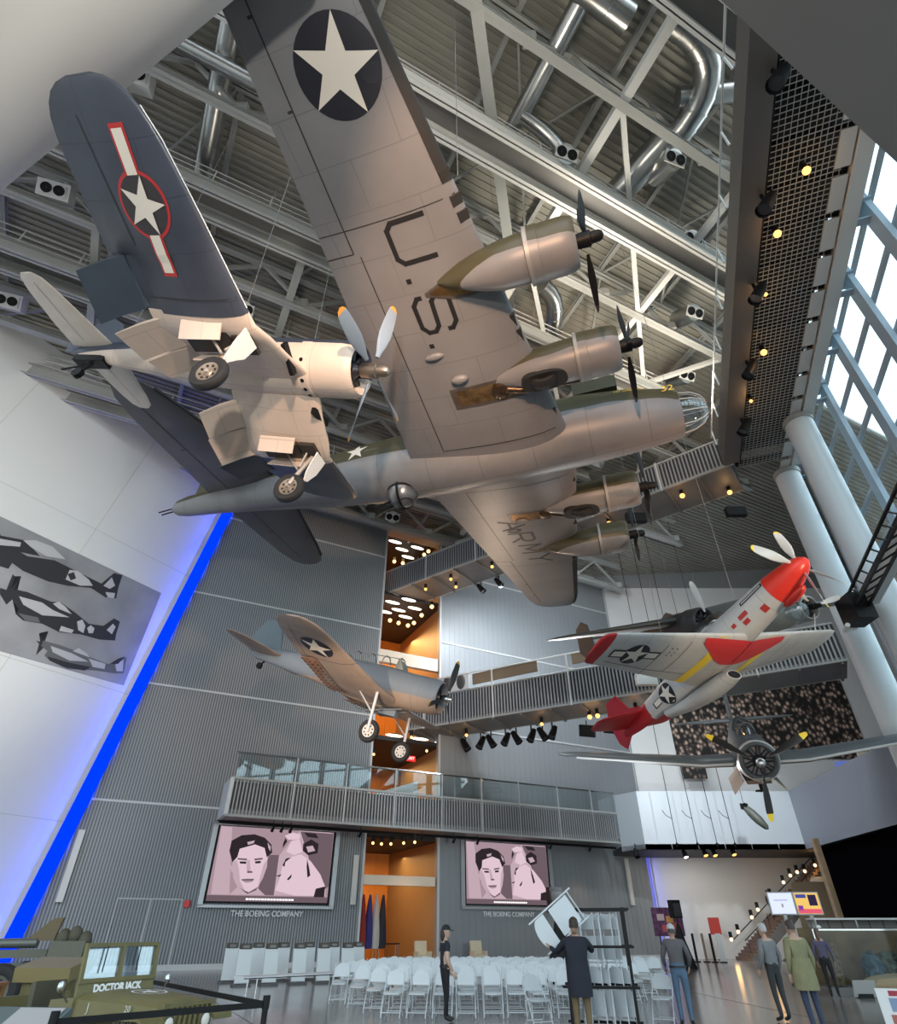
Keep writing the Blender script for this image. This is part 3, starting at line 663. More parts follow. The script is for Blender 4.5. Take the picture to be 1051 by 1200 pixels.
def cowl(parent, c, Rr, L, m, name='cowling', eng=True, flare=True):
    c = V(c); g = G()
    pr = [(.38, Rr * .72), (.15, Rr * .72), (.03, Rr * .77), (-.02, Rr * .84), (.03, Rr * .91), (.14, Rr * .965), (.35, Rr), (L - .25, Rr), (L - .24, Rr * 1.02), (L, Rr * 1.04 if flare else Rr), (L, Rr * .9), (L + .3, Rr * .85)]
    o = g.lathe(pr, c, (-1, 0, 0), 32).build(name, m, parent)
    if eng:
        e = G(); e.lathe([(.36, .01), (.36, Rr * .74)], c, (-1, 0, 0), 24); e.lathe([(.36, Rr * .36), (.18, Rr * .32), (.08, Rr * .2), (.02, .12)], c, (-1, 0, 0), 16)
        for k in range(9):
            a = 2 * PI * k / 9; d = V((0, math.cos(a), math.sin(a)))
            e.tube(c + V((-.28, 0, 0)) + d * Rr * .3, c + V((-.28, 0, 0)) + d * Rr * .72, .085)
        e.build('engine', mat('engine_grey', (.05, .05, .055), .4, .6), o)
    return o

def wheel(parent, c, ax, r, w, mh=None, name='wheel'):
    g = G(); c = V(c); ax = V(ax).normalized()
    g.lathe([(-w * .36, r * .58), (-w * .5, r * .72), (-w * .46, r * .9), (-w * .2, r), (w * .2, r), (w * .46, r * .9), (w * .5, r * .72), (w * .36, r * .58)], c, ax, 28)
    g.m = 1; g.lathe([(-w * .25, .01), (-w * .3, r * .2), (-w * .2, r * .25), (-w * .3, r * .5), (-w * .36, r * .6), (w * .36, r * .6), (w * .3, r * .5), (w * .2, r * .25), (w * .3, r * .2), (w * .25, .01)], c, ax, 28)
    g.m = 0
    a = ax.cross(V((.3, .2, .9))).normalized(); b = ax.cross(a)
    for k in range(8):
        for sg in (-1, 1):
            t = 2 * PI * k / 8; p = c + (a * math.cos(t) + b * math.sin(t)) * r * .4 + ax * (sg * w * .28)
            g.tube(p - ax * sg * .02, p + ax * sg * .012, r * .07, 8)
    return g.build(name, [RUB, mh or mat('wheel_hub', (.3, .25, .2), .4, .5)], parent)

def cables(parent, pts, L=None):
    """thin steel ropes from lugs on the aircraft straight up to the roof steel"""
    inv = (M.LocRotScale(parent.location, parent.rotation_euler, None)).inverted()
    for p in pts:
        w = wm(parent) @ V(p); top = V((w.x, w.y, roof_z(w.x, w.y) - .1))
        g = G(); g.tube(inv @ w, inv @ top, .009, 5); g.build('suspension_cable', mat('steel_rope', (.25, .25, .25), .5, .3), parent)

def craft(name, label, cat, loc, h, p, r):
    o = thing(name, label, cat, loc)
    Rz = M.Rotation(R(h), 3, 'Z'); Ry = M.Rotation(-R(p), 3, 'Y'); Rx = M.Rotation(R(r), 3, 'X')
    o.rotation_euler = (Rz @ Ry @ Rx).to_euler(); return o

INK = mat('insignia_blue', (.013, .014, .022), .5)
INW = mat('insignia_white', (.72, .68, .6), .5)
INR = mat('insignia_red', (.45, .03, .03), .5)
LET = mat('lettering_black', (.014, .014, .014), .5)

# ------------------------------------------------------------------ four-engined bomber
OD = (.062, .058, .030); NG = (.20, .203, .212)
b17 = craft('heavy_bomber', 'huge grey four engined bomber hanging overhead, olive upper sides, black army lettering under wings', 'aircraft', (8.478, 13.394, 15.676), -19.37, -1.05, -.15)
PG = mat('bomber_grey', NG, .42, 0, .10, .6, (2.6, 1.15, .012, .78))
PB = two_tone('bomber_fuselage_paint', OD, NG, -.22, .16, .45, .42, (1.9, 9, .014, .7), slope=.045)
PN = two_tone('bomber_nacelle_paint', OD, NG, -.52, .04, .6, .40)
POD = mat('olive_drab', OD, .5, 0, .12, 1)
LNE = mat('panel_gap', (.03, .03, .03), .6)
side, belly, _ = fus(b17, [(.85, -.22, .70, .75), (1.2, -.16, .82, .90), (2.4, -.06, 1.0, 1.12), (4, 0, 1.12, 1.27), (6, 0, 1.16, 1.32), (9, 0, 1.16, 1.32), (11.5, .05, 1.10, 1.24), (14, .15, .92, 1.05), (17, .32, .62, .78), (19.5, .47, .44, .58), (21, .52, .36, .47), (21.5, .54, .28, .36), (21.75, .54, .14, .2)], PB)
g = G(); g.lathe([(-.88, .70), (-.5, .64), (-.2, .48), (-.05, .27), (.0, .02)], (0, 0, -.22), (1, 0, 0), 24)
ng = g.build('nose_glass', glassy('nose_perspex', (.75, .8, .82), .22), b17)
g = G()
for k in range(10):
    a = 2 * PI * k / 10; d = V((0, math.cos(a), math.sin(a))); o0 = V((0, 0, -.22))
    g.path([o0 + V((-.88, 0, 0)) + d * .70, o0 + V((-.5, 0, 0)) + d * .645, o0 + V((-.2, 0, 0)) + d * .485, o0 + V((-.05, 0, 0)) + d * .28], .018, 6)
g.build('glass_frame', STEELW, ng)
g = G(); g.box((-3.4, 0, 1.28), (1.5, 1.5, .55)); g.build('cockpit_canopy', POD, b17)
ws = lambda sg: [(sg * y, 4.34 + .144 * y + dl, (5.79 - .2165 * y) * cf, -.68 + .1234 * y, tc) for y, cf, dl, tc in
     ((.5, 1, 0, .17), (3.5, 1, 0, .165), (7, 1, 0, .15), (11, 1, 0, .13), (14.2, 1, 0, .11), (15.0, .93, .06, .105), (15.5, .78, .16, .10), (15.75, .58, .3, .09), (15.85, .3, .55, .08))]
def edge(y, f): a = abs(y); return -(4.34 + .144 * a + (5.79 - .2165 * a) * f), y
for sg in (-1, 1):
    hl = [(edge(sg * 8.3, .80), edge(sg * 14.6, .80), .035), (edge(sg * 8.3, .80), edge(sg * 8.3, 1), .03), (edge(sg * 1.2, .76), edge(sg * 8.2, .76), .03), (edge(sg * 8.9, .02), edge(sg * 8.9, .99), .025), (edge(sg * 1.25, .05), edge(sg * 1.25, .75), .03), (edge(sg * 11.6, .8), edge(sg * 11.6, .84), .06), (edge(sg * 13.3, .8), edge(sg * 13.3, .84), .06)]
    uw, wo = wing(b17, ws(sg), [PG, LNE], lines=hl)
    secs = [(y, le - .012, ch, z, tc * 1.02) for y, le, ch, z, tc in ws(sg)]
    g = G(); rings = []
    for y in (9.2, 11, 13, 14.2, 14.9, 15.4):
        i = 0
        le = 4.34 + .144 * y + (.05 if y > 14.5 else 0) + (.09 if y > 15.2 else 0); ch = 5.79 - .2165 * y; z = -.68 + .1234 * y; tc = .14 - .003 * (y - 9)
        rings.append([V((-(le - .015 + ch * f), sg * y, z + s * (1.1 if s > 0 else .9) * yt(f, tc) * ch - .012 * (s < 0))) for f, s in ((.07, 1), (.04, 1), (.015, 1), (.004, 1), (0, 1), (.004, -1), (.015, -1), (.04, -1), (.07, -1))])
    g.loft(rings, closed=False); g.build('deicer_boot', mat('boot_rubber', (.02, .02, .02), .7), wo)
    g = G()
    ID = mat('intake_dark', (.03, .028, .025), .6)
    for y in (8.35, 8.75, 9.35) if sg < 0 else (8.9,):
        x, yy = edge(sg * y, .035); G().box((x, yy, uw(x, yy) + .05), (.28, .26, .14), M.Rotation(R(-28), 3, 'Y')).build('air_intake', ID, wo)
    for y in (4.75, 5.25):
        x, yy = edge(sg * y, .02); G().box((x, yy, uw(x, yy) + .07), (.14, .4, .16)).build('air_intake', ID, wo)
    x, yy = edge(sg * 1.7, .03); G().box((x, yy, uw(x, yy) + .1), (.16, .5, .12)).build('air_intake', ID, wo)
    # landing light fairing and bolts
    G().ball((-7.7, sg * 4.9, uw(-7.7, sg * 4.9) - .02), (.3, .12, .1)).build('fairing', PG, wo); G().ball((-7.2, sg * 4.0, uw(-7.2, sg * 4) - .05), (.28, .15, .13)).build('fairing', PG, wo)
    # nacelles
    for y, x0, inb in ((3.5, -2.37, True), (7.0, -3.03, False)):
        y *= sg; zc = -.33 if inb else -.18; s0 = -x0
        kx = 1.18 if inb else 1.0; secs = [(s0 + 1.15, zc, .62, .62), (s0 + 1.5, zc - .02, .63, .65), (s0 + 2.1 * kx, zc - .04, .60, .62), (s0 + 2.6 * kx, zc + .0, .50, .52), (s0 + 3.1 * kx, zc + .05, .36, .42), (s0 + 3.5 * kx, zc + .1, .2, .30), (s0 + 3.8 * kx, zc + .15, .06, .12)]
        g = G(); rings = []
        for s, c, hw, hh in secs: rings.append([V((-s, y + hw * math.cos(2 * PI * i / 24), c + hh * math.sin(2 * PI * i / 24))) for i in range(24)])
        g.loft(rings); na = g.build('engine_nacelle', PN, b17)
        cowl(na, (x0 - .12, y, zc), .70, 1.12, PN)
        g = G(); g.lathe([(1.06, .715), (1.22, .74), (1.24, .70)], (x0 - .12, y, zc), (-1, 0, 0), 32); g.build('cowl_flap_ring', mat('flap_ring', (.3, .3, .29), .45, .3), na)
        tz = zc - .66
        g = G(); xs = -(s0 + (3.75 if inb else 2.85)); yo = y + .22; tz2 = uw(xs, yo) - .06
        g.lathe([(-.03, .01), (-.03, .20), (.0, .27), (.08, .29), (.2, .26)], (xs, yo, tz2 - .05), (0, 0, 1), 20)
        g.path([(xs + .2, yo, tz2 + .02), (xs + .7, yo + .12, tz2 - .06), (xs + 1.3, yo + .22, tz2 + .0), (-(s0 + 1.1), yo + .28, zc - .42)], [.12, .11, .10, .09], 10)
        g.build('turbo_supercharger', mat('burnt_metal', (.10, .065, .04), .38, .8, .4, 4), na)
        a_, b_2 = -(s0 + (3.0 if inb else 2.0)), -(s0 + (5.3 if inb else 4.25))
        pl_ = [(a_, yo - .4), (a_, yo + .4), (b_2, yo + .38), (b_2, yo - .38)] if inb else [(a_, yo - .42), (a_, yo + .42), (b_2 + .8, yo + .34), (b_2, yo + .05), (b_2, yo - .05), (b_2 + .8, yo - .34)]
        pi_ = [(x_ * .86 + (a_ + b_2) * .07, (y_ - yo) * .72 + yo) for x_, y_ in pl_]
        decal(na, 'exhaust_shroud', [(pl_, 0), (pi_, 1)], [mat('shroud_edge', (.16, .13, .11), .4, .6, .2, 3), mat('bronze_shroud', (.40, .22, .09), .25, .9, .4, 3)], lambda a, b, l: V((a, b, uw(a, b) - l - .01)), 2)
        if inb:
            g = G(); px = -(s0 + 2.35); pts = []
            n = 28
            for k in range(n):
                t = 2 * PI * k / n; pts.append(V((px + (.62 if abs(math.cos(t)) > .0 else 0) * (abs(math.cos(t)) ** .7) * (1 if math.cos(t) > 0 else -1) * 1.1, y + .34 * (abs(math.sin(t)) ** .7) * (1 if math.sin(t) > 0 else -1), zc - .675)))
            g.loft([[p for p in pts], [p + V((0, 0, .3)) for p in pts]]); g.build('wheel_well', mat('well_black', (.012, .012, .012), .7), na)
            wheel(na, (px - .02, y, zc - .38), (0, 1, 0), .50, .38, mat('well_hub', (.06, .06, .06), .5), 'landing_wheel')
        propeller(b17, (x0 + .12, y, zc), 1.77, 3, R(104 if inb else 96) + sg * .2, .30, BLK, mat('prop_tip_dark', (.03, .03, .03), .5), BLK, hr=.2)
    # tailplane
    wing(b17, [(sg * y, le, ch, .62 + .04 * y, tc) for y, le, ch, tc in ((.2, 16.3, 3.35, .12), (2, 16.75, 2.85, .12), (4.8, 17.5, 2.1, .11), (5.9, 17.85, 1.6, .1), (6.35, 18.1, 1.1, .1), (6.52, 18.4, .5, .1))], [mat('tailplane_dark', (.105, .105, .11), .45, 0, .1, 1), LNE], 'tailplane', lines=[((-18.55, sg * .5), (-18.85, sg * 5.6), .04), ((-18.7, sg * 3), (-18.95, sg * 3), .05)])
    g = G(); g.path([(-16.32, sg * .5, .64), (-16.74, sg * 2, .70), (-17.47, sg * 4.8, .81), (-17.80, sg * 5.8, .85)], .06, 8); g.build('deicer_boot', MT['boot_rubber'], b17)
g = G(); g.prism([(-13.2, -.06, 1.1), (-15.5, -.06, 1.9), (-17.0, -.06, 3.9), (-18.2, -.06, 4.7), (-19.4, -.06, 4.6), (-20.5, -.06, 3.2), (-20.8, -.06, .9), (-19, -.06, .7)], (0, .12, 0)); g.build('tail_fin', POD, b17)
g = G(); g.ball((-10.75, 0, -1.18), .58, 20, 12); bt = g.build('ball_turret', mat('turret_metal', (.22, .22, .22), .3, .7, .2, 3), b17)
g = G()
for yy in (-.14, .14): g.tube((-10.9, yy, -1.5), (-11.8, yy, -1.75), .035)
for a in (0, PI / 2): g.lathe([(-.05, .585), (.05, .585)], (-10.75, 0, -1.18), (math.cos(a), 0, math.sin(a)), 24)
g.lathe([(-.02, .3), (.03, .3)], (-10.62, 0, -1.68), (.2, 0, -1), 16)
g.build('turret_frame', BLK, bt)
g = G()
for yy in (-.09, .09): g.tube((-21.7, yy, .5), (-22.5, yy, .45), .03)
g.build('tail_guns', BLK, b17)['label'] = 'pair of thin gun barrels at the tail'
fw = lambda a, b, l: V((a, b, uw(a, b) - l))
decal(b17, 'star_insignia', [(disc(-7.28, -12.0, .95), 0), (star(-7.28, -12.0, .95, 0), 1)], [INK, INW], fw)
def strokes(cx, cy, w, h, lines_, t):
    """letter strokes: a runs along +y, b along +x (towards the leading edge)"""
    out = []
    for ln in lines_:
        for (a0, b0), (a1, b1) in zip(ln[:-1], ln[1:]):
            p = V((cx + (b0 - .5) * h, cy + (a0 - .5) * w)); q = V((cx + (b1 - .5) * h, cy + (a1 - .5) * w)); d = (q - p).normalized(); n = V((-d.y, d.x)) * t / 2; e = d * t * .35
            out.append(([tuple(p - e - n), tuple(q + e - n), tuple(q + e + n), tuple(p - e + n)], 0))
    return out
LU = [[(0, 1), (0, .15), (.15, 0), (.85, 0), (1, .15), (1, 1)]]
LS = [[(1, .75), (1, .85), (.82, 1), (.18, 1), (0, .85), (0, .65), (.15, .52), (.85, .48), (1, .35), (1, .15), (.82, 0), (.18, 0), (0, .15), (0, .25)]]
LA = [[(0, 0), (.5, 1), (1, 0)], [(.2, .38), (.8, .38)]]
LR = [[(0, 0), (0, 1), (.8, 1), (.95, .88), (.95, .6), (.8, .48), (0, .48)], [(.5, .48), (1, 0)]]
LM = [[(0, 0), (0, 1), (.5, .25), (1, 1), (1, 0)]]
LY = [[(0, 1), (.5, .5), (1, 1)], [(.5, .5), (.5, 0)]]
for nm, L_, cx, cy in (('U', LU, -7.12, -8.25), ('S', LS, -7.2, -6.2)):
    decal(b17, 'wing_lettering', strokes(cx, cy, 1.05, 1.02, L_, .13), [LET], fw); decal(b17, 'lettering_dot', [(rect(cx - .45, cy + (1.0 if nm == 'U' else .95), .14, .14), 0)], [LET], fw, 1)
for L_, cx, cy in ((LA, -7.68, 4.4), (LR, -7.55, 5.65), (LM, -7.4, 6.95), (LY, -7.26, 8.15)):
    decal(b17, 'wing_lettering', strokes(cx, cy, .85, 1.0, L_, .12), [LET], fw)
fsd = lambda a, b, l: V((a, side(a, b, -1) - l - .01, b))
decal(b17, 'fuselage_star', [(star(-12.35, .45, .48, R(90)), 0)], [INW], fsd, 2)
decal(b17, 'olive_patch', [([(-9.6, .02), (-10.2, -.12), (-12, .02), (-13.5, .1), (-13.5, .9), (-9.6, .9)], 0)], [POD], lambda a, b, l: V((a, side(a, b, -1) - .004, b)), 3)
t = text_mesh('32', .42, 'nose_number', mat('ochre_paint', (.75, .5, .06), .5), b17, frame((-1.15, -.86, .22), (1, .06, 0), (0, .15, 1)))
text_mesh('MY GAL SAL', .17, 'nose_lettering', MT['ochre_paint'], b17, frame((-2.35, -1.015, .38), (1, .1, 0), (0, .25, 1)))
cables(b17, [(-6.2, -1.6, .6), (-6.2, 1.6, .6), (-16, 0, .95), (-5.6, -9, .9), (-5.6, 9, .9)])

# ------------------------------------------------------------------ gull-winged fighter
NAVY = (.040, .052, .082); CRM = (.68, .56, .47)
cor = craft('navy_fighter', 'blue and cream gull winged fighter with wheels lowered, red outlined star under wing', 'aircraft', (-1.805, 9.23, 12.399), -10.91, -15.29, 1.07)
PC = two_tone('fighter_cream_navy', NAVY, CRM, .18, .03, .5, .4, (1.3, 5, .010, .75))
PCR = mat('cream_underside', CRM, .4, 0, .06, 1.5, (1.1, .7, .010, .8))
PNV = mat('navy_paint', (.046, .055, .078), .38, 0, .22, .9, (1.9, .9, .009, .7))
fs = [(1.5, 0, .66, .68), (2.2, .02, .66, .74), (3.4, .06, .6, .74), (4.8, .12, .54, .68), (6.2, .2, .42, .56), (8, .28, .26, .4), (9.3, .34, .13, .24), (9.75, .36, .04, .1)]
side, belly, _ = fus(cor, fs, PC)
co = cowl(cor, (-.3, 0, 0), .69, 1.35, PC, flare=False)
g = G(); g.lathe([(0, .67), (0, .705), (.26, .715), (.27, .66)], (-1.4, 0, 0), (-1, 0, 0), 36)
for k in range(10): pass
cf = g.build('cowl_flaps', PC, cor)
g = G()
for k in range(7):
    a = R(210 + 20 * k); d = V((0, math.cos(a), math.sin(a))); g.tube(V((-1.52, 0, 0)) + d * .70, V((-1.52, 0, 0)) + d * .72, .05)
g.build('exhaust_hole', BLK, cf)
g = G(); g.ball((-4.3, 0, .8), (1.0, .34, .42)); g.build('canopy', glassy('canopy_glass', (.5, .55, .6), .3), cor)
gz = lambda y: -.42 - .66 * min(y, 2.1) / 2.1 if y < 2.15 else -1.08 + (y - 2.15) * .335
def cwing(y): return 1.45 + .23 * max(0, y - 1.6), 2.95 - .02 * y if y < 2 else 2.95 - .14 * (y - 2)
for sg in (-1, 1):
    S = [(sg * y, cwing(y)[0] - (.1 if y < .6 else 0), cwing(y)[1] - .35, gz(y), .135) for y in (.3, 1.0, 1.7, 2.15, 2.5)]
    u0, w0 = wing(cor, S, [PCR, LNE], 'inner_wing')
    S = [(sg * y, cwing(y)[0] + d, (cwing(y)[1]) * c, gz(y), tc) for y, d, c, tc in ((2.42, 0, .86, .155), (3.55, 0, .86, .145), (3.6, 0, 1, .14), (4.6, 0, .98, .13), (5.2, .03, .95, .12), (5.55, .08, .91, .115), (5.8, .15, .85, .11), (6.0, .26, .75, .105), (6.15, .40, .62, .1), (6.25, .57, .46, .1), (6.31, .80, .24, .1))]
    uo, w1 = wing(cor, S, [PNV, LNE], 'outer_wing', lines=[((-3.75, sg * 3.75), (-3.95, sg * 5.8), .03), ((-1.75, sg * 2.75), (-4.0, sg * 2.75), .02)])
    g = G(); g.path([(-cwing(2.5)[0] + .01, sg * 2.5, gz(2.5)), (-cwing(4)[0] + .01, sg * 4, gz(4)), (-cwing(5.3)[0] - .02, sg * 5.3, gz(5.3)), (-cwing(5.8)[0] - .12, sg * 5.8, gz(5.8))], .012, 6); g.build('leading_edge_strip', WHITE, w1)
    # dropped flaps: three panels a side
    for (y0, y1, m, nm) in ((.62, 1.35, PCR, 'inner_flap'), (1.4, 2.3, PCR, 'middle_flap'), (2.5, 3.55, mat('flap_blue', (.045, .062, .085), .45, 0, .1, 2), 'outer_flap')):
        g = G(); x0 = -(cwing((y0 + y1) / 2)[0] + 2.45)
        pts = []
        za, zb = gz(y0) + .02, gz(y1) + .02
        for x, dz, th in ((x0, 0, .10), (x0 - .45, -.22, .09), (x0 - .9, -.55, .03)):
            pts.append([V((x, sg * y0, za + dz + th / 2)), V((x, sg * y1, zb + dz + th / 2)), V((x, sg * y1, zb + dz - th / 2)), V((x, sg * y0, za + dz - th / 2))])
        g.loft(pts); g.build(nm, m, cor)
    # gear
    yw = sg * 1.95; wc = V((-2.18, yw, -2.3)); top = V((-1.95, sg * 2.0, -1.1))
    g = G(); g.box((-2.85, sg * 1.85, -1.16), (1.15, .62, .12)); g.box((-1.98, sg * 1.75, -1.18), (.45, .5, .10)); g.build('wheel_bay', mat('bay_dark', (.035, .025, .02), .6), cor)
    g = G(); g.box((-2.8, sg * 2.22, -1.3), (1.05, .03, .42), M.Rotation(sg * R(-30), 3, 'X')); g.box((-2.8, sg * 1.47, -1.3), (1.05, .03, .42), M.Rotation(sg * R(25), 3, 'X')); g.build('bay_door', PCR, cor)
    g = G(); g.tube(top, wc + V((0, sg * -.1, .05)), .055, 10); g.tube(top + V((-.9, 0, 0)), wc + V((-.02, 0, .6)), .03, 8); g.tube(top + V((-.1, -.2 * sg, 0)), wc + V((0, 0, .7)), .03); g.tube(wc + V((0, -.16 * sg, 0)), wc + V((0, .1 * sg, 0)), .04)
    le = g.build('landing_gear', mat('gear_leg', (.55, .50, .45), .35, .4), cor)
    wheel(le, wc, (0, 1, .05), .42, .22)
    g = G(); g.prism([V((-1.72, sg * 1.72, -1.25)), V((-1.72, sg * 2.22, -1.22)), V((-1.80, sg * 2.2, -1.65)), V((-1.9, sg * 2.1, -1.95)), V((-1.92, sg * 1.98, -2.0)), V((-1.88, sg * 1.86, -1.8)), V((-1.8, sg * 1.76, -1.65))], (.03, 0, 0))
    d = g.build('gear_door', mat('door_white', (.82, .8, .76), .4), le)
    # tailplane
    wing(cor, [(sg * y, le_, ch, .46 + .02 * y, .1) for y, le_, ch in ((.12, 8.15, 1.55), (.9, 8.35, 1.35), (1.9, 8.6, 1.0), (2.3, 8.75, .75), (2.46, 8.95, .4))], [mat('tail_cream', (.66, .60, .53), .42, 0, .04, 2), LNE], 'tailplane', lines=[((-9.05, sg * .35), (-9.1, sg * 2.2), .015)])
    # wing root oil cooler slot
    g = G(); g.box((-1.52, sg * .95, -.72), (.1, .75, .16), M.Rotation(sg * R(17), 3, 'X')); g.build('root_intake', BLK, cor)
fw = lambda a, b, l: V((a, b, uo(a, b) - l))
cx, cy = -3.12, -4.42
SR, SD = INR, mat('insignia_black', (.035, .03, .033), .5)
decal(cor, 'star_insignia', [(disc(cx, cy, .56), 0), (rect(cx, cy - .83, .34, .80), 0), (rect(cx, cy + .83, .34, .80), 0), (disc(cx, cy, .50), 1), (rect(cx, cy - .82, .24, .68), 2), (rect(cx, cy + .82, .24, .68), 2), (star(cx, cy, .50, 0), 3)], [SR, SD, INW, INW], fw)
g = G(); g.prism([(-7.9, -.04, .5), (-8.6, -.04, 1.5), (-9.1, -.04, 1.75), (-9.6, -.04, 1.6), (-10.05, -.04, .9), (-10.0, -.04, .3), (-9.2, -.04, .25)], (0, .08, 0)); g.build('tail_fin', PNV, cor)
g = G(); g.box((-8.7, 0, -.05), (1.1, .34, .2)); g.path([(-8.6, 0, 0), (-8.85, 0, -.45)], .05); g.tube((-8.9, -.07, -.52), (-8.9, .07, -.52), .16, 14); g.tube((-8.7, .05, -.1), (-9.7, .05, -.35), .03)
g.build('tail_wheel', BLK, cor)
propeller(cor, (0, 0, 0), 2.0, 4, R(8), .34, mat('blade_bluegrey', (.25, .31, .38), .35), mat('tip_orange', (.75, .33, .05), .5), mat('hub_metal', (.30, .24, .19), .3, .8), hr=.19, tip=.06)
cables(cor, [(-2.6, -1.6, -.5), (-2.6, 1.6, -.5), (-8, 0, .6)])

# ------------------------------------------------------------------ dive bomber
SBG = (.20, .235, .275); SBU = (.34, .265, .215)  # underside: light grey paint with warm light mixed into the colour
sbd = craft('dive_bomber', 'blue grey dive bomber with grey underside tinted with warm light, star under wing and fixed wheels', 'aircraft', (-.073, 22.048, 8.727), -18.89, -16.6, -.84)
PS = two_tone('dive_bomber_paint', SBG, SBU, -.25, .04, .5, .45, (1.2, 5, .012, .7))
PU = mat('warm_tinted_underside', SBU, .5, 0, .1, 1.2, (1.5, .9, .010, .75)); PT = mat('grey_upper', SBG, .45, 0, .1, 1)
side, belly, _ = fus(sbd, [(.95, 0, .66, .66), (1.6, 0, .64, .7), (3, .05, .58, .78), (4.5, .12, .5, .72), (6.2, .2, .38, .55), (8, .28, .24, .38), (9.4, .32, .12, .24), (9.9, .33, .03, .1)], PS)
cowl(sbd, (-.22, 0, 0), .67, .95, PS)
g = G()
for x in (-2.3, -3.0, -3.7, -4.4): g.path([(x, .40, .66), (x, .36, 1.02), (x, .15, 1.2), (x, -.15, 1.2), (x, -.36, 1.02), (x, -.40, .66)], .025, 6)
g.beam((-2.3, 0, 1.21), (-4.4, 0, 1.21), .03, .03); g.box((-5, 0, .85), (.5, .5, .3))
g.prism([(-2.0, -.3, .7), (-2.25, -.3, 1.1), (-2.35, -.3, 1.1), (-2.4, -.3, .7)], (0, .6, 0)); g.build('canopy_frame', mat('canopy_grey', (.22, .24, .22), .4), sbd)
for sg in (-1, 1):
    zz = lambda y: -.55 if y < 1.5 else -.55 + (y - 1.5) * .128
    S = [(sg * y, 1.85 + .12 * max(0, y - 1.2) + d, (2.95 - .24 * max(0, y - 1.5)) * c, zz(y), tc) for y, d, c, tc in ((.3, 0, 1, .15), (1.5, 0, 1, .15), (3.5, 0, 1, .13), (5.3, 0, 1, .115), (5.9, .08, .88, .11), (6.2, .28, .62, .1), (6.33, .5, .32, .1))]
    us, wo = wing(sbd, S, [PU, LNE], lines=[((-4.2, sg * 3.7), (-3.72, sg * 5.8), .02), ((-2, sg * 3.6), (-4.3, sg * 3.6), .02), ((-3.92, sg * .5), (-3.75, sg * 3.6), .04)])
    # perforated dive brake: plate plus rows of holes
    g = G(); g2 = G()
    for i in range(13):
        y = sg * (.75 + i * .23)
        for r_ in range(3):
            x = -(3.95 + r_ * .22) + .06 * i * .23 * 0; x = x + (.0 if i < 5 else -.0); z = us(max(x, -4.6), y) - .03 - .05 * r_
            g2.tube((x, y, z), (x, y, z - .012), .045, 8)
    g.prism([V((-3.86, sg * .6, us(-3.86, sg * .6) - .03)), V((-3.75, sg * 3.6, us(-3.75, sg * 3.6) - .03)), V((-4.42, sg * 3.6, us(-4.3, sg * 3.6) - .12)), V((-4.78, sg * .6, us(-4.7, sg * .6) - .12))], (0, 0, .02))
    fl = g.build('dive_brake', mat('brake_brown', (.30, .17, .11), .5, 0, .15, 3), sbd); g2.build('brake_hole', LNE, fl)
    wc = V((-1.92, sg * 1.5, -2.0)); g = G(); g.tube((-2.05, sg * 1.6, -.6), wc + V((0, sg * .12, .0)), .06, 10); g.tube((-2.9, sg * 1.6, -.62), wc + V((-.05, sg * .1, .6)), .03); g.tube(wc, wc + V((0, sg * .16, 0)), .05)
    lg = g.build('landing_gear', mat('gear_white', (.6, .6, .6), .35, .2), sbd); wheel(lg, wc, (0, 1, 0), .40, .2, mat('hub_white', (.62, .6, .57), .4))
    wing(sbd, [(sg * y, le_, ch, .36, .1) for y, le_, ch in ((.1, 8.0, 1.75), (1.2, 8.25, 1.4), (2.2, 8.55, .95), (2.55, 8.8, .6), (2.68, 9.0, .25))], [PU, LNE], 'tailplane', lines=[((-9.0, sg * .3), (-9.05, sg * 2.3), .02)])
fw = lambda a, b, l: V((a, b, us(a, b) - l))
decal(sbd, 'star_insignia', [(disc(-3.2, -4.55, .62), 0), (star(-3.2, -4.55, .62, 0), 1)], [INK, INW], fw)
g = G(); g.prism([(-8.3, -.05, .55), (-8.75, -.05, 1.6), (-9.2, -.05, 1.95), (-9.75, -.05, 1.9), (-10.15, -.05, 1.2), (-10.1, -.05, .45), (-9.5, -.05, .15)], (0, .1, 0)); g.build('tail_fin', mat('fin_bluegrey', (.10, .145, .18), .5), sbd)
g = G(); g.tube((-8.9, 0, .1), (-9.1, 0, -.15), .04); g.tube((-9.12, -.06, -.2), (-9.12, .06, -.2), .14, 12); g.build('tail_wheel', BLK, sbd)
propeller(sbd, (0, 0, 0), 1.6, 3, R(84), .28, mat('blade_black', (.02, .02, .02), .4), mat('tip_yellow', (.62, .36, .05), .5), CHROME, hr=.15, tip=.08, hl=.55)
g = G(); g.box((-2.2, 0, -.95), (.7, .28, .22)); g.tube((-1.6, .2, -.75), (-3.2, .2, -1.1), .03); g.tube((-1.6, -.2, -.75), (-3.2, -.2, -1.1), .03); g.build('bomb_cradle', PT, sbd)


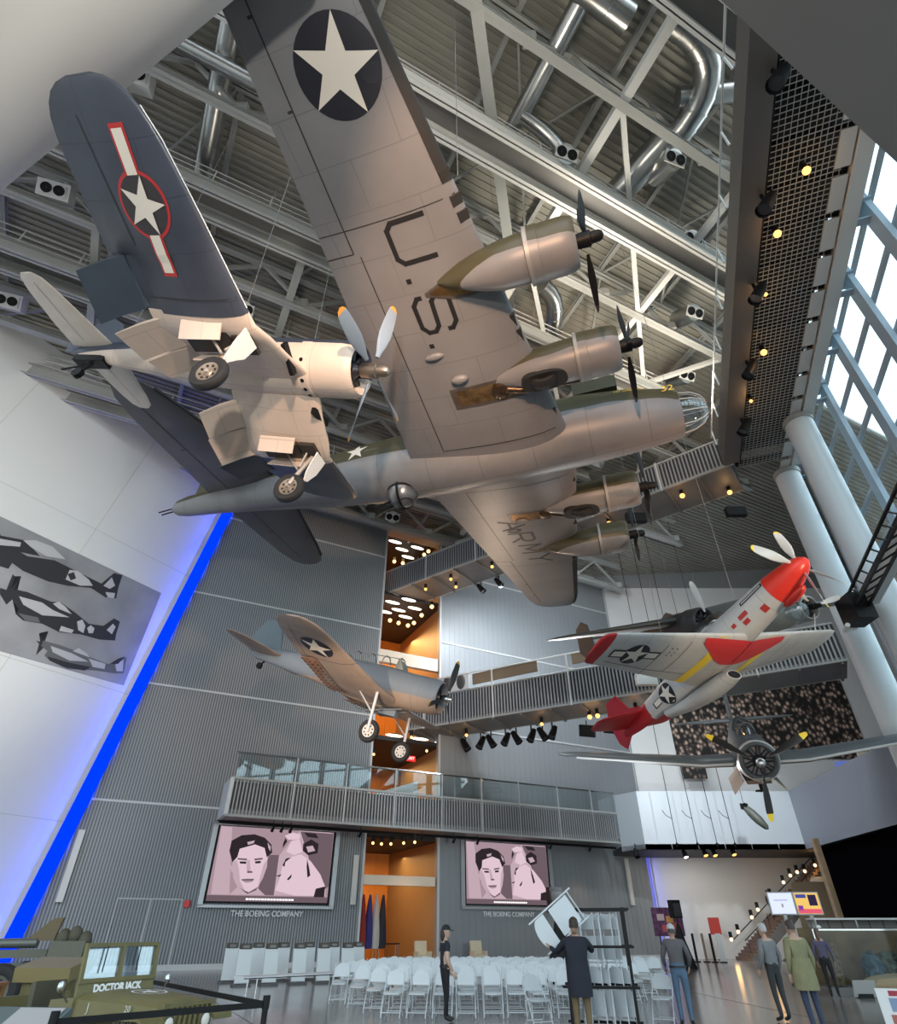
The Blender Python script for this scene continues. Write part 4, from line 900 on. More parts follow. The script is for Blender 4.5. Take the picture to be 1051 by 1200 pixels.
# ------------------------------------------------------------------ red-tailed fighter
p51 = craft('red_tailed_fighter', 'silver fighter with red nose and tail and yellow wing bands, climbing by the tall columns', 'aircraft', (10.237, 14.642, 10.216), -67.22, 17.45, 12.56)
SIL = mat('silver_paint', (.50, .495, .48), .36, .0, .08, 1.2, (1.4, .8, .010, .7)); SRD = mat('tail_red', (.42, .018, .022), .4); SRN = mat('nose_red', (.68, .035, .02), .32); YEL = mat('band_yellow', (.85, .62, .04), .45)
side, belly, _ = fus(p51, [(1.05, .0, .43, .50), (2.2, .02, .46, .56), (3.2, .04, .47, .62), (4.5, .05, .46, .60), (6, .1, .36, .48), (7.6, .17, .23, .36)], SIL)
fus(p51, [(.25, 0, .37, .37), (.6, -.02, .42, .45), (1.06, 0, .435, .505)], SRN, 'nose_cowl')
fus(p51, [(7.55, .17, .235, .365), (8.6, .22, .15, .28), (9.3, .24, .06, .16)], SRD, 'tail_cone')
g = G(); g.ball((-3.9, 0, .6), (1.1, .33, .42)); g.build('canopy', MT['canopy_glass'], p51)
g = G(); rings = []
for s, hw, z0, z1 in ((3.95, .30, -1.08, -.74), (4.3, .34, -1.12, -.6), (5.0, .36, -1.08, -.5), (6.0, .30, -.86, -.4), (7.0, .2, -.5, -.2)):
    rings.append([V((-s, hw * math.cos(2 * PI * i / 16) * (1.12 if 1 else 1), (z0 + z1) / 2 + (z1 - z0) / 2 * math.sin(2 * PI * i / 16))) for i in range(16)])
g.loft(rings); rs = g.build('radiator_scoop', SIL, p51)
g = G(); g.lathe([(0, .01), (.0, .28)], (-3.945, 0, -.91), (1, 0, 0), 16); 
for v in g.v: v.z = -.91 + (v.z + .91) * .5; v.y *= 1.02
g.build('scoop_mouth', BLK, rs)
g = G(); g.ball((-.75, 0, -.5), (.45, .17, .14)); g.build('chin_intake', SRN, p51)
for sg in (-1, 1):
    S = [(sg * y, 2.55 + .055 * y + (.25 if y < 1 else 0) * 0, 2.75 - .262 * y, -.42 + .065 * y, tc) for y, tc in ((.2, .15), (1.0, .15), (2.5, .14), (4, .13), (5.25, .12))]
    up, wo = wing(p51, S, [SIL, LNE], lines=[((-4.55, sg * 1.0), (-4.35, sg * 3.2), .02), ((-4.35, sg * 3.2), (-4.02, sg * 5.0), .02), ((-3.1, sg * 3.2), (-4.9, sg * 3.2), .015), ((-2.9, sg * 2.4), (-4.4, sg * 2.4), .012)])
    wing(p51, [(sg * y, le_, ch, -.42 + .065 * y, .115) for y, le_, ch in ((5.22, 2.84, 1.38), (5.5, 2.9, 1.28), (5.62, 3.05, 1.0), (5.66, 3.3, .5))], [SRD if sg < 0 else SIL], 'wing_tip')
    fw = lambda a, b, l: V((a, b, up(a, b) - l))
    decal(wo, 'yellow_band', [([(-2.66, sg * 1.0), (-2.66, sg * 1.42), (-5.02, sg * 1.42), (-5.02, sg * 1.0)], 0)], [YEL], fw, 4)
    decal(wo, 'red_panel', [([(-2.72, sg * .02), (-2.72, sg * 1.45), (-2.74, sg * 1.95), (-2.95, sg * 1.9), (-3.3, sg * 1.4), (-3.6, sg * 1.0), (-3.85, sg * .5), (-3.88, sg * .02)], 0)], [mat('panel_red', (.62, .03, .03), .42)], lambda a, b, l: V((a, b, min(up(a, b), belly(a, b) if abs(b) < .45 else 9) - .02)), 4)
    decal(wo, 'access_holes', [(disc(-3.25 - .16 * (i % 3), sg * (2.75 + .2 * (i // 3)), .03, 8), 0) for i in range(6)], [LNE], fw, 0)
    wing(p51, [(sg * y, le_, ch, .33, .1) for y, le_, ch in ((.1, 7.75, 1.35), (1.2, 7.95, 1.1), (1.8, 8.1, .85), (2.0, 8.25, .55))], [SRD], 'tailplane')
    if sg < 0:
        decal(wo, 'star_insignia', [(disc(-3.62, -4.12, .46), 0), (rect(-3.62, -4.12 - .62, .36, .52), 0), (rect(-3.62, -4.12 + .62, .36, .52), 0), (rect(-3.62, -4.12 - .62, .24, .42), 1), (rect(-3.62, -4.12 + .62, .24, .42), 1), (star(-3.62, -4.12, .46, 0), 1)], [INK, INW], fw)
fsd = lambda a, b, l: V((a, side(a, b, -1) - l, b))
decal(p51, 'fuselage_star', [(disc(-6.35, .06, .36), 0), (rect(-6.95, .06, .42, .22), 0), (rect(-6.92, .06, .36, .17), 1), (star(-6.35, .06, .36, R(90)), 1)], [INK, INW], fsd, 3)
RSQ = mat('marking_red', (.40, .03, .025), .5)
for rc in ((-1.5, -.30, .22, .18), (-2.2, -.22, .24, .13), (-2.15, -.02, .36, .14), (-2.62, -.06, .16, .12)): decal(p51, 'red_square', [(rect(*rc), 0)], [RSQ], fsd, 3)
decal(p51, 'exhaust_panel', [(rect(-1.55, .28, .95, .12), 0), (rect(-1.55, .28, .85, .05), 1)], [BLK, SIL], fsd, 3)
g = G(); g.prism([(-7.7, -.04, .45), (-8.5, -.04, .85), (-8.75, -.04, 1.55), (-9.35, -.04, 1.6), (-9.75, -.04, .95), (-9.75, -.04, .1), (-9.55, -.04, -.2), (-9.1, -.04, .02)], (0, .08, 0)); g.build('tail_fin', SRD, p51)
propeller(p51, (.0, 0, 0), 1.7, 4, R(157), .30, mat('blade_silver', (.6, .6, .58), .3, .3), YEL, SRN, hub='spinner', hr=.38, tip=.06)
cables(p51, [(-2.2, -.2, .5), (-6, 0, .5)])

# ------------------------------------------------------------------ torpedo bomber
tbm = craft('torpedo_bomber', 'dark grey torpedo bomber with yellow tipped propeller seen nose on, bomb doors open', 'aircraft', (11.569, 22.89, 6.654), -111.82, -19.04, -1.27)
PTB = two_tone('torpedo_paint', (.075, .085, .092), (.30, .29, .27), -.55, .03, .5, .42, (1.3, 5, .012, .7)); PTW = mat('torpedo_wing', (.11, .125, .13), .4, 0, .1, 1); PTP = mat('bay_tan', (.55, .42, .33), .5)
side, belly, _ = fus(tbm, [(1.25, -.02, .69, .72), (2.2, -.08, .74, .86), (3.6, -.12, .74, .95), (5.5, -.05, .68, .9), (7, .1, .52, .72), (9, .3, .3, .5), (11.5, .5, .08, .2)], PTB)
cowl(tbm, (-.25, 0, 0), .72, 1.15, PTB)
g = G(); rings = []
for s, hw, z in ((2.2, .1, .78), (2.7, .34, 1.2), (3.6, .4, 1.32), (5, .38, 1.3), (6.5, .3, 1.05), (7.2, .1, .8)): rings.append([V((-s, hw * math.cos(PI * i / 9), .5 + (z - .5) * math.sin(PI * i / 9) ** .8)) for i in range(10)])
g.loft(rings); g.build('canopy', MT['canopy_glass'], tbm)
g = G()
for s, hw, z in ((2.7, .35, 1.21), (3.6, .41, 1.33), (4.3, .4, 1.32), (5, .39, 1.31)): g.path([V((-s, hw * math.cos(PI * i / 9), .5 + (z - .5) * math.sin(PI * i / 9) ** .8)) for i in range(10)], .025, 6)
g.beam((-2.7, 0, 1.22), (-6.4, 0, 1.1), .04, .04); g.build('canopy_frame', PTW, tbm)
for sg in (-1, 1):
    S = [(sg * y, 2.35 + .07 * y + d, (3.2 - .17 * y) * c, (-.32 if y < 2 else -.32 + (y - 2) * .115), tc) for y, d, c, tc in ((.3, 0, 1, .15), (2, 0, 1, .15), (4.5, 0, 1, .13), (7.2, 0, 1, .11), (7.8, .15, .8, .1), (8.1, .4, .5, .1), (8.22, .6, .2, .1))]
    ut, wo = wing(tbm, S, [PTW, LNE])
    g = G(); g.path([(-(2.35 + .07 * y) + .02, sg * y, (-.32 if y < 2 else -.32 + (y - 2) * .115) - .02) for y in (.8, 2, 4.5, 7.2)], .05, 8); g.build('leading_edge', mat('edge_pale', (.5, .5, .48), .4), wo)
    wing(tbm, [(sg * y, le_, ch, .75, .1) for y, le_, ch in ((.1, 9.6, 1.9), (1.5, 9.8, 1.5), (2.7, 10.2, .8), (3.0, 10.5, .3))], [PTW, LNE], 'tailplane')
    g = G(); g.prism([V((-2.3, sg * .55, -.98)), V((-5.6, sg * .52, -.9)), V((-5.6, sg * .95, -1.35)), V((-2.3, sg * .98, -1.45))], (0, sg * .03, .0)); g.build('bomb_bay_door', PTP, tbm)
g = G(); g.box((-3.9, 0, -1.03), (3.2, .9, .14)); g.build('bomb_bay', mat('bay_brown', (.16, .11, .08), .6), tbm)
g = G(); g.box((-3.05, .1, -1.25), (.5, .1, .3)); g.tube((-2.6, 0, -1.15), (-2.6, 0, -1.45), .04); g.tube((-2.6, -.2, -1.4), (-2.6, .2, -1.4), .04); g.build('bomb_shackle', BLK, tbm)
g = G(); g.prism([(-9.4, -.05, .7), (-10.1, -.05, 2.2), (-11, -.05, 2.6), (-11.7, -.05, 1.6), (-11.8, -.05, .5)], (0, .1, 0)); g.build('tail_fin', PTW, tbm)
pr = propeller(tbm, (.0, 0, 0), 1.98, 3, R(27), .30, MT['blade_black'], YEL, mat('hub_steel', (.5, .5, .5), .25, .9), hr=.17, tip=.13)
g = G(); g.lathe([(.2, .66), (.15, .70), (.3, .74)], (-.2, 0, 0), (-1, 0, 0), 32); g.build('cowl_lip', MT['edge_pale'], tbm)
cables(tbm, [(-3, -1.5, .1), (-8.5, 0, .8)])

# ------------------------------------------------------------------ twin-engined bomber
b25 = craft('twin_engined_bomber', 'dark twin engined bomber hanging behind the silver red tailed fighter', 'aircraft', (11.777, 19.878, 11.266), -74.05, -14.3, 12.67); b25.scale = (.77, .77, .77)
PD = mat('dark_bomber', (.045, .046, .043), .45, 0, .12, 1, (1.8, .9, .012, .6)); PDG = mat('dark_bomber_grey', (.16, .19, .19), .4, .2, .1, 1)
fus(b25, [(-1.9, -.3, .3, .35), (-1.5, -.28, .55, .62), (-.5, -.15, .68, .85), (1, -.05, .72, .98), (4, 0, .72, 1.0), (7, .1, .6, .9), (10, .3, .4, .6), (12.6, .4, .2, .35)], PDG)
g = G(); g.lathe([(0, .5), (.35, .44), (.65, .28), (.78, .02)], (1.75, 0, -.3), (1, 0, 0), 20); g.build('nose_glass', MT['nose_perspex'], b25)
for sg in (-1, 1):
    zz = lambda y: .15 + .1 * min(y, 3.2) / 3.2 * 1.6 if y < 3.2 else .31 - (y - 3.2) * .015
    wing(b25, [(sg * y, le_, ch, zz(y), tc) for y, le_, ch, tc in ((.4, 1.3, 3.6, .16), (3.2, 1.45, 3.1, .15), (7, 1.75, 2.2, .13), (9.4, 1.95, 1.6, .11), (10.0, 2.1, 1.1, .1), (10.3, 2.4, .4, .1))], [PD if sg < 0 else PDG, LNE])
    y = 3.23 * sg; g = G(); rings = []
    for s, c, hw, hh in ((1.0, 0, .62, .64), (2, 0, .64, .68), (3.5, -.05, .5, .58), (5, 0, .3, .35), (6.0, .05, .05, .08)): rings.append([V((-s, y + hw * math.cos(2 * PI * i / 20), c + hh * math.sin(2 * PI * i / 20))) for i in range(20)])
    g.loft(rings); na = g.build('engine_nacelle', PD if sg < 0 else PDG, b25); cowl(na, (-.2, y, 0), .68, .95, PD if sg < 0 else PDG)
    if sg > 0:
        g = G(); g.lathe([(.1, .64), (-.02, .58), (-.03, .54), (.1, .52)], (-.2, y, 0), (-1, 0, 0), 28); g.build('cowl_lip', mat('lip_steel', (.45, .47, .47), .3, .5), na)
    propeller(b25, (.05, y, 0), 1.92, 3, R(103 if sg < 0 else 250), .30, mat('blade_pale', (.62, .6, .57), .4), mat('tip_pale', (.75, .7, .6), .4), BLK, hr=.16)
    wing(b25, [(sg * y, le_, ch, .7, .1) for y, le_, ch in ((.1, 10.6, 1.9), (3.3, 10.9, 1.5))], [PD, LNE], 'tailplane')
    g = G(); g.prism([(-10.5, sg * 3.3, .2), (-10.9, sg * 3.3, 1.6), (-11.6, sg * 3.3, 1.9), (-12.4, sg * 3.3, 1.5), (-12.5, sg * 3.3, 0), (-11.8, sg * 3.3, -.4)], (0, sg * .1, 0)); g.build('tail_fin', PD, b25)

# ================================================================== people
BONES = [('pelvis', 'spine'), ('spine', 'chest'), ('chest', 'neck'), ('neck', 'skull'), ('chest', 'shl'), ('shl', 'ell'), ('ell', 'wrl'), ('chest', 'shr'), ('shr', 'elr'), ('elr', 'wrr'),
         ('pelvis', 'hil'), ('hil', 'knl'), ('knl', 'anl'), ('anl', 'tol'), ('pelvis', 'hir'), ('hir', 'knr'), ('knr', 'anr'), ('anr', 'tor')]
J0 = dict(pelvis=(0, 0, .96), spine=(0, .01, 1.14), chest=(0, 0, 1.36), neck=(0, 0, 1.49), skull=(0, .02, 1.58), shl=(-.18, 0, 1.42), ell=(-.25, -.03, 1.14), wrl=(-.25, .07, .90), shr=(.18, 0, 1.42), elr=(.25, -.03, 1.14), wrr=(.25, .07, .90),
          hil=(-.09, 0, .91), knl=(-.10, .02, .50), anl=(-.10, -.03, .09), tol=(-.12, .15, .035), hir=(.09, 0, .91), knr=(.10, .02, .50), anr=(.10, -.03, .09), tor=(.12, .15, .035))
RAD = dict(pelvis=(.16, .12), spine=(.145, .11), chest=(.155, .115), neck=(.055, .055), skull=(.05, .05), sh=(.07, .07), el=(.05, .05), wr=(.03, .03), hi=(.095, .095), kn=(.062, .062), an=(.042, .042), to=(.035, .03))
def person(loc, rz, label, top, legs, skin=(.45, .28, .2), hair=(.03, .02, .015), pose=None, h=1.75, cap=None, bulk=1.0, shoes=(.02, .02, .02), long_top=False, sleeves=True, bald=False, longhair=False, bag=None):
    J = dict(J0); J.update(pose or {}); k = h / 1.78
    t = thing('person', label, 'person', loc, (0, 0, rz))
    mt = mat('cloth_%.3f_%.3f_%.3f' % top, top, .8, 0, .12, 6); ml = mat('cloth_%.3f_%.3f_%.3f' % legs, legs, .8, 0, .12, 6); ms = mat('skin_%.2f' % skin[0], skin, .5); mh = mat('hair_%.2f' % hair[0], hair, .6); mo = mat('shoe_%.2f' % shoes[0], shoes, .5)
    names = list(J); me = bpy.data.meshes.new('figure'); me.from_pydata([J[n] for n in names], [(names.index(a), names.index(b_)) for a, b_ in BONES], [])
    o = bpy.data.objects.new('figure', me); C.objects.link(o)
    sk = o.modifiers.new('skin', 'SKIN'); sk.use_smooth_shade = True
    for i, n in enumerate(names):
        r_ = RAD.get(n) or RAD[n[:2]]; bl = bulk if n in ('pelvis', 'spine', 'chest', 'shl', 'shr', 'ell', 'elr') else 1
        me.skin_vertices[0].data[i].radius = (r_[0] * bl, r_[1] * bl); me.skin_vertices[0].data[i].use_root = (n == 'pelvis')
    o.modifiers.new('sub', 'SUBSURF').levels = 1
    dg = bpy.context.evaluated_depsgraph_get(); m2 = bpy.data.meshes.new_from_object(o.evaluated_get(dg)); bpy.data.objects.remove(o)
    for m in (mt, ml, ms, mo, mh): m2.materials.append(m)
    def near(p):
        best = None
        for a, b_ in BONES:
            A_ = V(J[a]); D_ = V(J[b_]) - A_; u = max(0, min(1, (p - A_).dot(D_) / D_.length_squared)); d = (A_ + D_ * u - p).length
            if best is None or d < best[0]: best = (d, a, b_, u)
        return best
    for f in m2.polygons:
        f.use_smooth = True; d, a, b_, u = near(f.center)
        if b_ == 'skull' or (b_ == 'neck' and u > .75): i = 2
        elif b_[:2] == 'to' or (b_[:2] == 'an' and u > .93): i = 3
        elif b_[:2] in ('kn', 'an', 'hi'): i = 0 if (long_top and b_[:2] == 'hi') or (long_top and b_[:2] == 'kn' and u < .28) else 1
        elif a == 'pelvis' and u < .25 and not long_top: i = 1
        elif b_[:2] == 'wr' and (u > .9 or not sleeves): i = 2
        elif b_[:2] == 'el' and not sleeves and u > .6: i = 2
        else: i = 0
        f.material_index = i
    bm = bmesh.new(); bm.from_mesh(m2)
    g = G(); hd = V(J['skull']) + V((0, .01, .075)); g.m = 2
    rings = []
    for z, rx, ry, oy in ((-.125, .035, .04, .035), (-.105, .05, .06, .03), (-.06, .066, .085, .01), (0, .074, .096, 0), (.05, .073, .095, -.005), (.09, .058, .078, -.01), (.115, .03, .04, -.012), (.122, .008, .01, -.012)):
        rings.append([hd + V((rx * math.cos(2 * PI * i / 16), oy + ry * math.sin(2 * PI * i / 16), z)) for i in range(16)])
    g.loft(rings); g.add([hd + V(p) for p in ((0, .092, .015), (-.014, .09, -.03), (.014, .09, -.03), (0, .122, -.03), (0, .09, -.042))], [(0, 1, 3), (0, 3, 2), (1, 4, 3), (2, 3, 4)])
    for s in (-1, 1): g.ball(hd + V((s * .077, -.005, -.005)), (.012, .022, .032), 8, 6)
    g.m = 4
    for s in (-1, 1): g.ball(hd + V((s * .03, .088, .012)), (.012, .006, .007), 8, 5); g.beam(hd + V((s * .045, .086, .034)), hd + V((s * .014, .095, .034)), .01, .007)
    g.beam(hd + V((-.022, .085, -.066)), hd + V((.022, .085, -.066)), .008, .006)
    g.m = 2
    for sd in 'lr':
        w_ = V(J['wr' + sd]); e_ = V(J['el' + sd]); d = (w_ - e_).normalized(); s = -1 if sd == 'l' else 1
        fwd = V((0, 1, 0)); fwd = (fwd - d * fwd.dot(d)).normalized() if abs(d.y) < .95 else V((0, 0, 1)); sid = d.cross(fwd)
        rot = M((fwd, sid, d)).transposed(); g.ball(w_ + d * .06, (.042, .018, .058), 10, 7, rot)
        for k_, (o_, L) in enumerate(((-.030, .058), (-.010, .072), (.011, .076), (.031, .066))):
            p = w_ + d * .095 + fwd * o_; q = p + d * L * .5 + sid * (-s * .008); q2 = q + d * L * .45 + sid * (-s * .022); g.path([p, q, q2], [.0095, .0085, .006], 6)
        p = w_ + d * .035 + fwd * .036; g.path([p, p + fwd * .026 + d * .03, p + fwd * .032 + d * .06], [.011, .010, .007], 6)
    tmp = bpy.data.meshes.new('tmp'); tmp.from_pydata([tuple(p) for p in g.v], [], g.f); tmp.polygons.foreach_set('material_index', g.mi); tmp.polygons.foreach_set('use_smooth', [True] * len(g.f))
    bm.from_mesh(tmp); bpy.data.meshes.remove(tmp); bmesh.ops.recalc_face_normals(bm, faces=bm.faces)
    bmesh.ops.scale(bm, vec=(k, k, k), verts=bm.verts); bm.to_mesh(m2); bm.free()
    b_ = bpy.data.objects.new('body', m2); C.objects.link(b_); b_.parent = t
    hd = hd * k; g = G()
    if cap is None and not bald:
        rings = []
        for z, f, oy in ((-.075 if longhair else -.035, 1.06, -.022), (0, 1.1, -.018), (.05, 1.12, -.012), (.095, .98, -.012), (.125, .55, -.014), (.135, .1, -.014)):
            rings.append([hd + V((.074 * f * math.cos(2 * PI * i / 16), oy + .092 * f * math.sin(2 * PI * i / 16) - (.05 if math.sin(2 * PI * i / 16) > .3 and z < .04 else 0), z)) * k for i in range(16)])
        g.loft(rings)
        if longhair: g.ball(hd + V((0, -.10, -.09)), (.05, .04, .12), 10, 7)
        g.build('hair', mh, t)
    if cap is not None:
        g.loft([[hd + V((.079 * f * math.cos(2 * PI * i / 16), -.004 + .1 * f * math.sin(2 * PI * i / 16), z)) for i in range(16)] for z, f in ((.03, 1.03), (.07, 1.02), (.11, .78), (.132, .35), (.136, .05))])
        g.loft([[hd + V((x, y, z)) for x in (-.07, .07)] + [hd + V((x, y, z - .008)) for x in (.07, -.07)] for y, z in ((.07, .04), (.13, .032), (.17, .02))])
        g.build('cap', mat('cap_%.2f' % cap[0], cap, .7), t)
        if longhair: G().ball(hd + V((0, -.09, -.06)), (.06, .05, .13), 10, 7).build('hair', mh, t)
        else: G().loft([[hd + V((.078 * math.cos(2 * PI * i / 16), -.012 + .096 * math.sin(2 * PI * i / 16) * (.6 if math.sin(2 * PI * i / 16) > 0 else 1), z)) for i in range(16)] for z in (-.04, .035)]).build('hair', mh, t)
    if long_top:
        g = G(); P_ = V(J['pelvis']); rings = []
        for z, w_, d_ in ((-.30, .185, .145), (-.15, .19, .145), (.05, .175, .135), (.2, .165, .125)): rings.append([(P_ + V((w_ * bulk * math.cos(2 * PI * i / 20), d_ * bulk * math.sin(2 * PI * i / 20) + .005, z))) * k for i in range(20)])
        g.loft(rings, cap=False); g.build('jacket_skirt', mt, t)
    else:
        g = G(); P_ = V(J['pelvis']); g.loft([[(P_ + V((.163 * bulk * math.cos(2 * PI * i / 20), .125 * bulk * math.sin(2 * PI * i / 20), z))) * k for i in range(20)] for z in (.015, .05)], cap=False); g.build('belt', mat('belt_black', (.015, .013, .012), .5), t)
    return t
def face(dx, dy): return math.atan2(-dx, dy)      # figure faces +Y before turning
lean = dict(spine=(0, .03, 1.13), chest=(0, .06, 1.34), neck=(0, .1, 1.46), skull=(0, .14, 1.54), shl=(-.18, .05, 1.40), shr=(.18, .05, 1.40))
person((-.08, 16.5, 0), face(.9, .3), 'person in a black cap and dark navy clothes standing beside the white folding chairs', (.008, .012, .022), (.006, .006, .008), skin=(.5, .33, .25), hair=(.02, .02, .02), h=1.70, cap=(.01, .01, .012), sleeves=False, longhair=True,
       pose=dict(wrl=(-.22, .14, .93), wrr=(.24, .12, .90), knl=(-.10, .06, .50), anl=(-.10, .08, .09), tol=(-.12, .26, .035)))
arm_up = dict(ell=(-.36, .14, 1.26), wrl=(-.46, .36, 1.34), elr=(.30, .18, 1.28), wrr=(.10, .40, 1.42))
person((2.30, 13.1, 0), face(.15, 1), 'person in a dark navy jacket and khaki trousers lifting a folded white chair', (.008, .010, .02), (.13, .09, .045), hair=(.03, .015, .01), h=1.80, pose=arm_up, long_top=True, bulk=1.12)
person((4.85, 15.6, 0), face(.3, 1), 'person in a grey sweater and blue jeans looking away by the chair rack', (.10, .092, .098), (.075, .13, .20), hair=(.06, .05, .05), h=1.76, cap=(.45, .45, .47), bulk=1.08, pose=dict(lean, ell=(-.28, .06, 1.14), wrl=(-.24, .20, .98), elr=(.28, .06, 1.14), wrr=(.24, .2, .98)))
person((7.25, 16.5, 0), face(-.3, 1), 'person in a grey shirt and charcoal trousers with grey hair', (.17, .175, .18), (.035, .038, .042), hair=(.45, .43, .42), h=1.74, bulk=1.06, pose=dict(wrl=(-.27, .12, .90)))
person((7.0, 14.6, 0), face(-.1, 1), 'person in a loose olive green jacket and dark blue jeans', (.20, .19, .10), (.028, .04, .075), hair=(.05, .035, .03), h=1.78, bulk=1.25, long_top=True)
person((9.6, 20.0, 0), face(.2, 1), 'dark haired person in a grey jacket partly hidden behind the olive jacket', (.16, .16, .13), (.03, .03, .035), hair=(.02, .02, .02), h=1.74, bulk=1.1)
person((11.3, 22.0, 0), face(.5, .8), 'person in a violet plaid jacket and black trousers beside the glass display case', (.09, .08, .13), (.01, .01, .012), hair=(.12, .07, .05), h=1.66, longhair=True)
person((12.75, 24.6, 0), face(.6, .6), 'person in a cream shirt and white cap behind the glass display case', (.62, .56, .42), (.1, .09, .08), hair=(.2, .15, .1), cap=(.75, .75, .72), h=1.74, bulk=1.15)
person((22.2, 48.4, 2.15), face(1, .1), 'person in dark clothes climbing the lit stairs', (.03, .025, .022), (.02, .02, .022), h=1.75, pose=dict(knl=(-.1, .2, .62), anl=(-.1, .12, .28), tol=(-.12, .3, .24)))
person((13.1, 41.0, 0), face(.2, -1), 'distant dark clothed person beside the colourful poster stand', (.04, .035, .035), (.02, .02, .02), h=1.72)
person(tuple(e3(11.6, 1.1, .26)), face(.3, -1), 'person in a white shirt standing on the middle footbridge', (.7, .7, .7), (.05, .05, .06), h=1.85)

# ================================================================== screens, lettering, lights on the wall
def screen(s0, s1, z0, z1, which):
    t = thing('projection_screen', f'large lit screen showing a portrait, on the {which}', 'screen', wp((s0 + s1) / 2, .1, z0), 0, 'portrait screens')
    w_, h_ = s1 - s0, z1 - z0
    q = lambda a, b_, o=.0: wp(s0 + a * w_, .16 + o, z0 + b_ * h_)
    g = G()
    for (a, b_, c, d) in ((-.06, -.06, -.02, 1.05), (1.02, -.06, 1.06, 1.05)): g.add([q(a, b_), q(c, b_), q(c, d), q(a, d)] + [q(a, b_, .1), q(c, b_, .1), q(c, d, .1), q(a, d, .1)], [(0, 1, 2, 3), (4, 7, 6, 5), (0, 4, 5, 1), (1, 5, 6, 2), (2, 6, 7, 3), (3, 7, 4, 0)])
    for (b_, d) in ((-.08, -.045), (1.01, 1.05)): g.beam(q(-.06, (b_ + d) / 2, .03), q(1.06, (b_ + d) / 2, .03), .14, (d - b_) * h_)
    g.build('screen_frame', mat('frame_silver', (.5, .5, .51), .35, .4), t, True)
    G().beam(q(-.02, .5, -.02), q(1.02, .5, -.02), .06, h_ * 1.04).build('screen_border', BLK, t, True)
    ton = [glow('screen_mid', (.30, .21, .24), 1), glow('screen_light', (.58, .435, .49), 1.0), glow('screen_dark', (.022, .016, .019), 1), glow('screen_grey', (.12, .085, .098), 1), glow('screen_pale', (.42, .305, .345), 1), glow('screen_caption', (.9, .85, .86), 1)]
    # picture drawn in a 1051x841 plate whose corners are the screen's own corners
    def pp(x, y):
        # plate corners: TL(75,45) TR(985,100) BL(-60,695) BR(915,695)
        v = (y - (45 + (x - 75) * 55 / 910)) / (695 - 45 - (x - 75) * 55 / 910 + 1e-6); l = 75 - 135 * v; r_ = 985 - 70 * v
        return (x - l) / (r_ - l), 1 - v
    P_ = [([(0, 0), (1, 0), (1, 1), (0, 1)], 0, 0), ([(0, .0), (1, 0), (1, .075), (0, .075)], 3, .02)]
    px = [([(80, 50), (160, 60), (120, 640), (-20, 640)], 4, .004), ([(500, 330), (700, 60), (960, 100), (900, 640), (340, 640)], 4, .004), ([(700, 90), (980, 110), (930, 560), (820, 640), (760, 300)], 3, .006), ([(440, 300), (520, 300), (470, 640), (330, 640)], 3, .005),
          ([(150, 360), (140, 250), (180, 170), (290, 130), (400, 150), (430, 260), (420, 400), (385, 500), (330, 590), (260, 625), (190, 590), (155, 500)], 1, .010), ([(120, 640), (190, 570), (330, 570), (400, 640)], 4, .008),
          ([(150, 370), (130, 270), (150, 180), (230, 130), (330, 120), (410, 150), (460, 210), (465, 280), (420, 320), (405, 240), (330, 210), (270, 230), (210, 250), (190, 320)], 2, .014), ([(270, 190), (330, 175), (320, 200), (275, 215)], 4, .016), ([(430, 190), (455, 230), (450, 270), (435, 240)], 4, .016),
          ([(190, 330), (265, 335), (262, 350), (192, 345)], 3, .016), ([(320, 335), (385, 325), (388, 340), (322, 350)], 3, .016), ([(205, 360), (258, 360), (255, 380), (208, 378)], 2, .017), ([(325, 358), (372, 352), (370, 372), (328, 376)], 2, .017), ([(262, 440), (300, 440), (305, 455), (262, 458)], 3, .016), ([(215, 510), (315, 505), (310, 520), (220, 522)], 3, .017), ([(190, 580), (270, 618), (340, 575), (330, 600), (260, 632)], 3, .015), ([(150, 370), (185, 345), (200, 430), (205, 530), (240, 600), (190, 590), (152, 500)], 4, .0115), ([(262, 350), (285, 345), (290, 430), (270, 448), (258, 440)], 4, .0115), ([(395, 380), (422, 340), (418, 400), (385, 500), (345, 570), (360, 500)], 4, .0115), ([(218, 512), (265, 505), (312, 507), (300, 532), (255, 540), (230, 530)], 0, .0135), ([(130, 400), (150, 390), (155, 460), (140, 450)], 4, .0115),
          ([(580, 270), (620, 180), (690, 160), (715, 270), (640, 300)], 1, .010), ([(545, 390), (600, 320), (700, 290), (780, 350), (860, 460), (900, 560), (800, 640), (640, 640), (480, 600), (520, 500)], 1, .009), ([(720, 200), (790, 160), (850, 200), (840, 280), (760, 300), (715, 260)], 2, .012), ([(745, 225), (800, 215), (820, 260), (760, 275)], 4, .014), ([(545, 390), (575, 330), (620, 318), (570, 360), (562, 400), (580, 412)], 2, .013), ([(750, 490), (775, 470), (765, 400), (750, 330), (745, 400)], 2, .013), ([(550, 240), (590, 180), (575, 150), (555, 200)], 2, .013), ([(580, 505), (620, 460), (615, 490), (590, 515)], 2, .013), ([(490, 480), (540, 462), (520, 485)], 2, .013), ([(730, 100), (830, 110), (850, 150), (760, 140)], 2, .012), ([(570, 130), (640, 100), (700, 120), (690, 160), (600, 165)], 1, .009), ([(820, 580), (900, 560), (890, 650), (800, 650)], 2, .013)]
    g = G()
    for poly, m, o in P_: g.m = m; g.add([q(a, b_, .03 + o) for a, b_ in poly], [list(range(len(poly)))])
    for poly, m, o in px: g.m = m; g.add([q(max(0, min(1, pp(*c)[0])), max(.076, min(1, pp(*c)[1])), .03 + o) for c in poly], [list(range(len(poly)))])
    g.m = 5
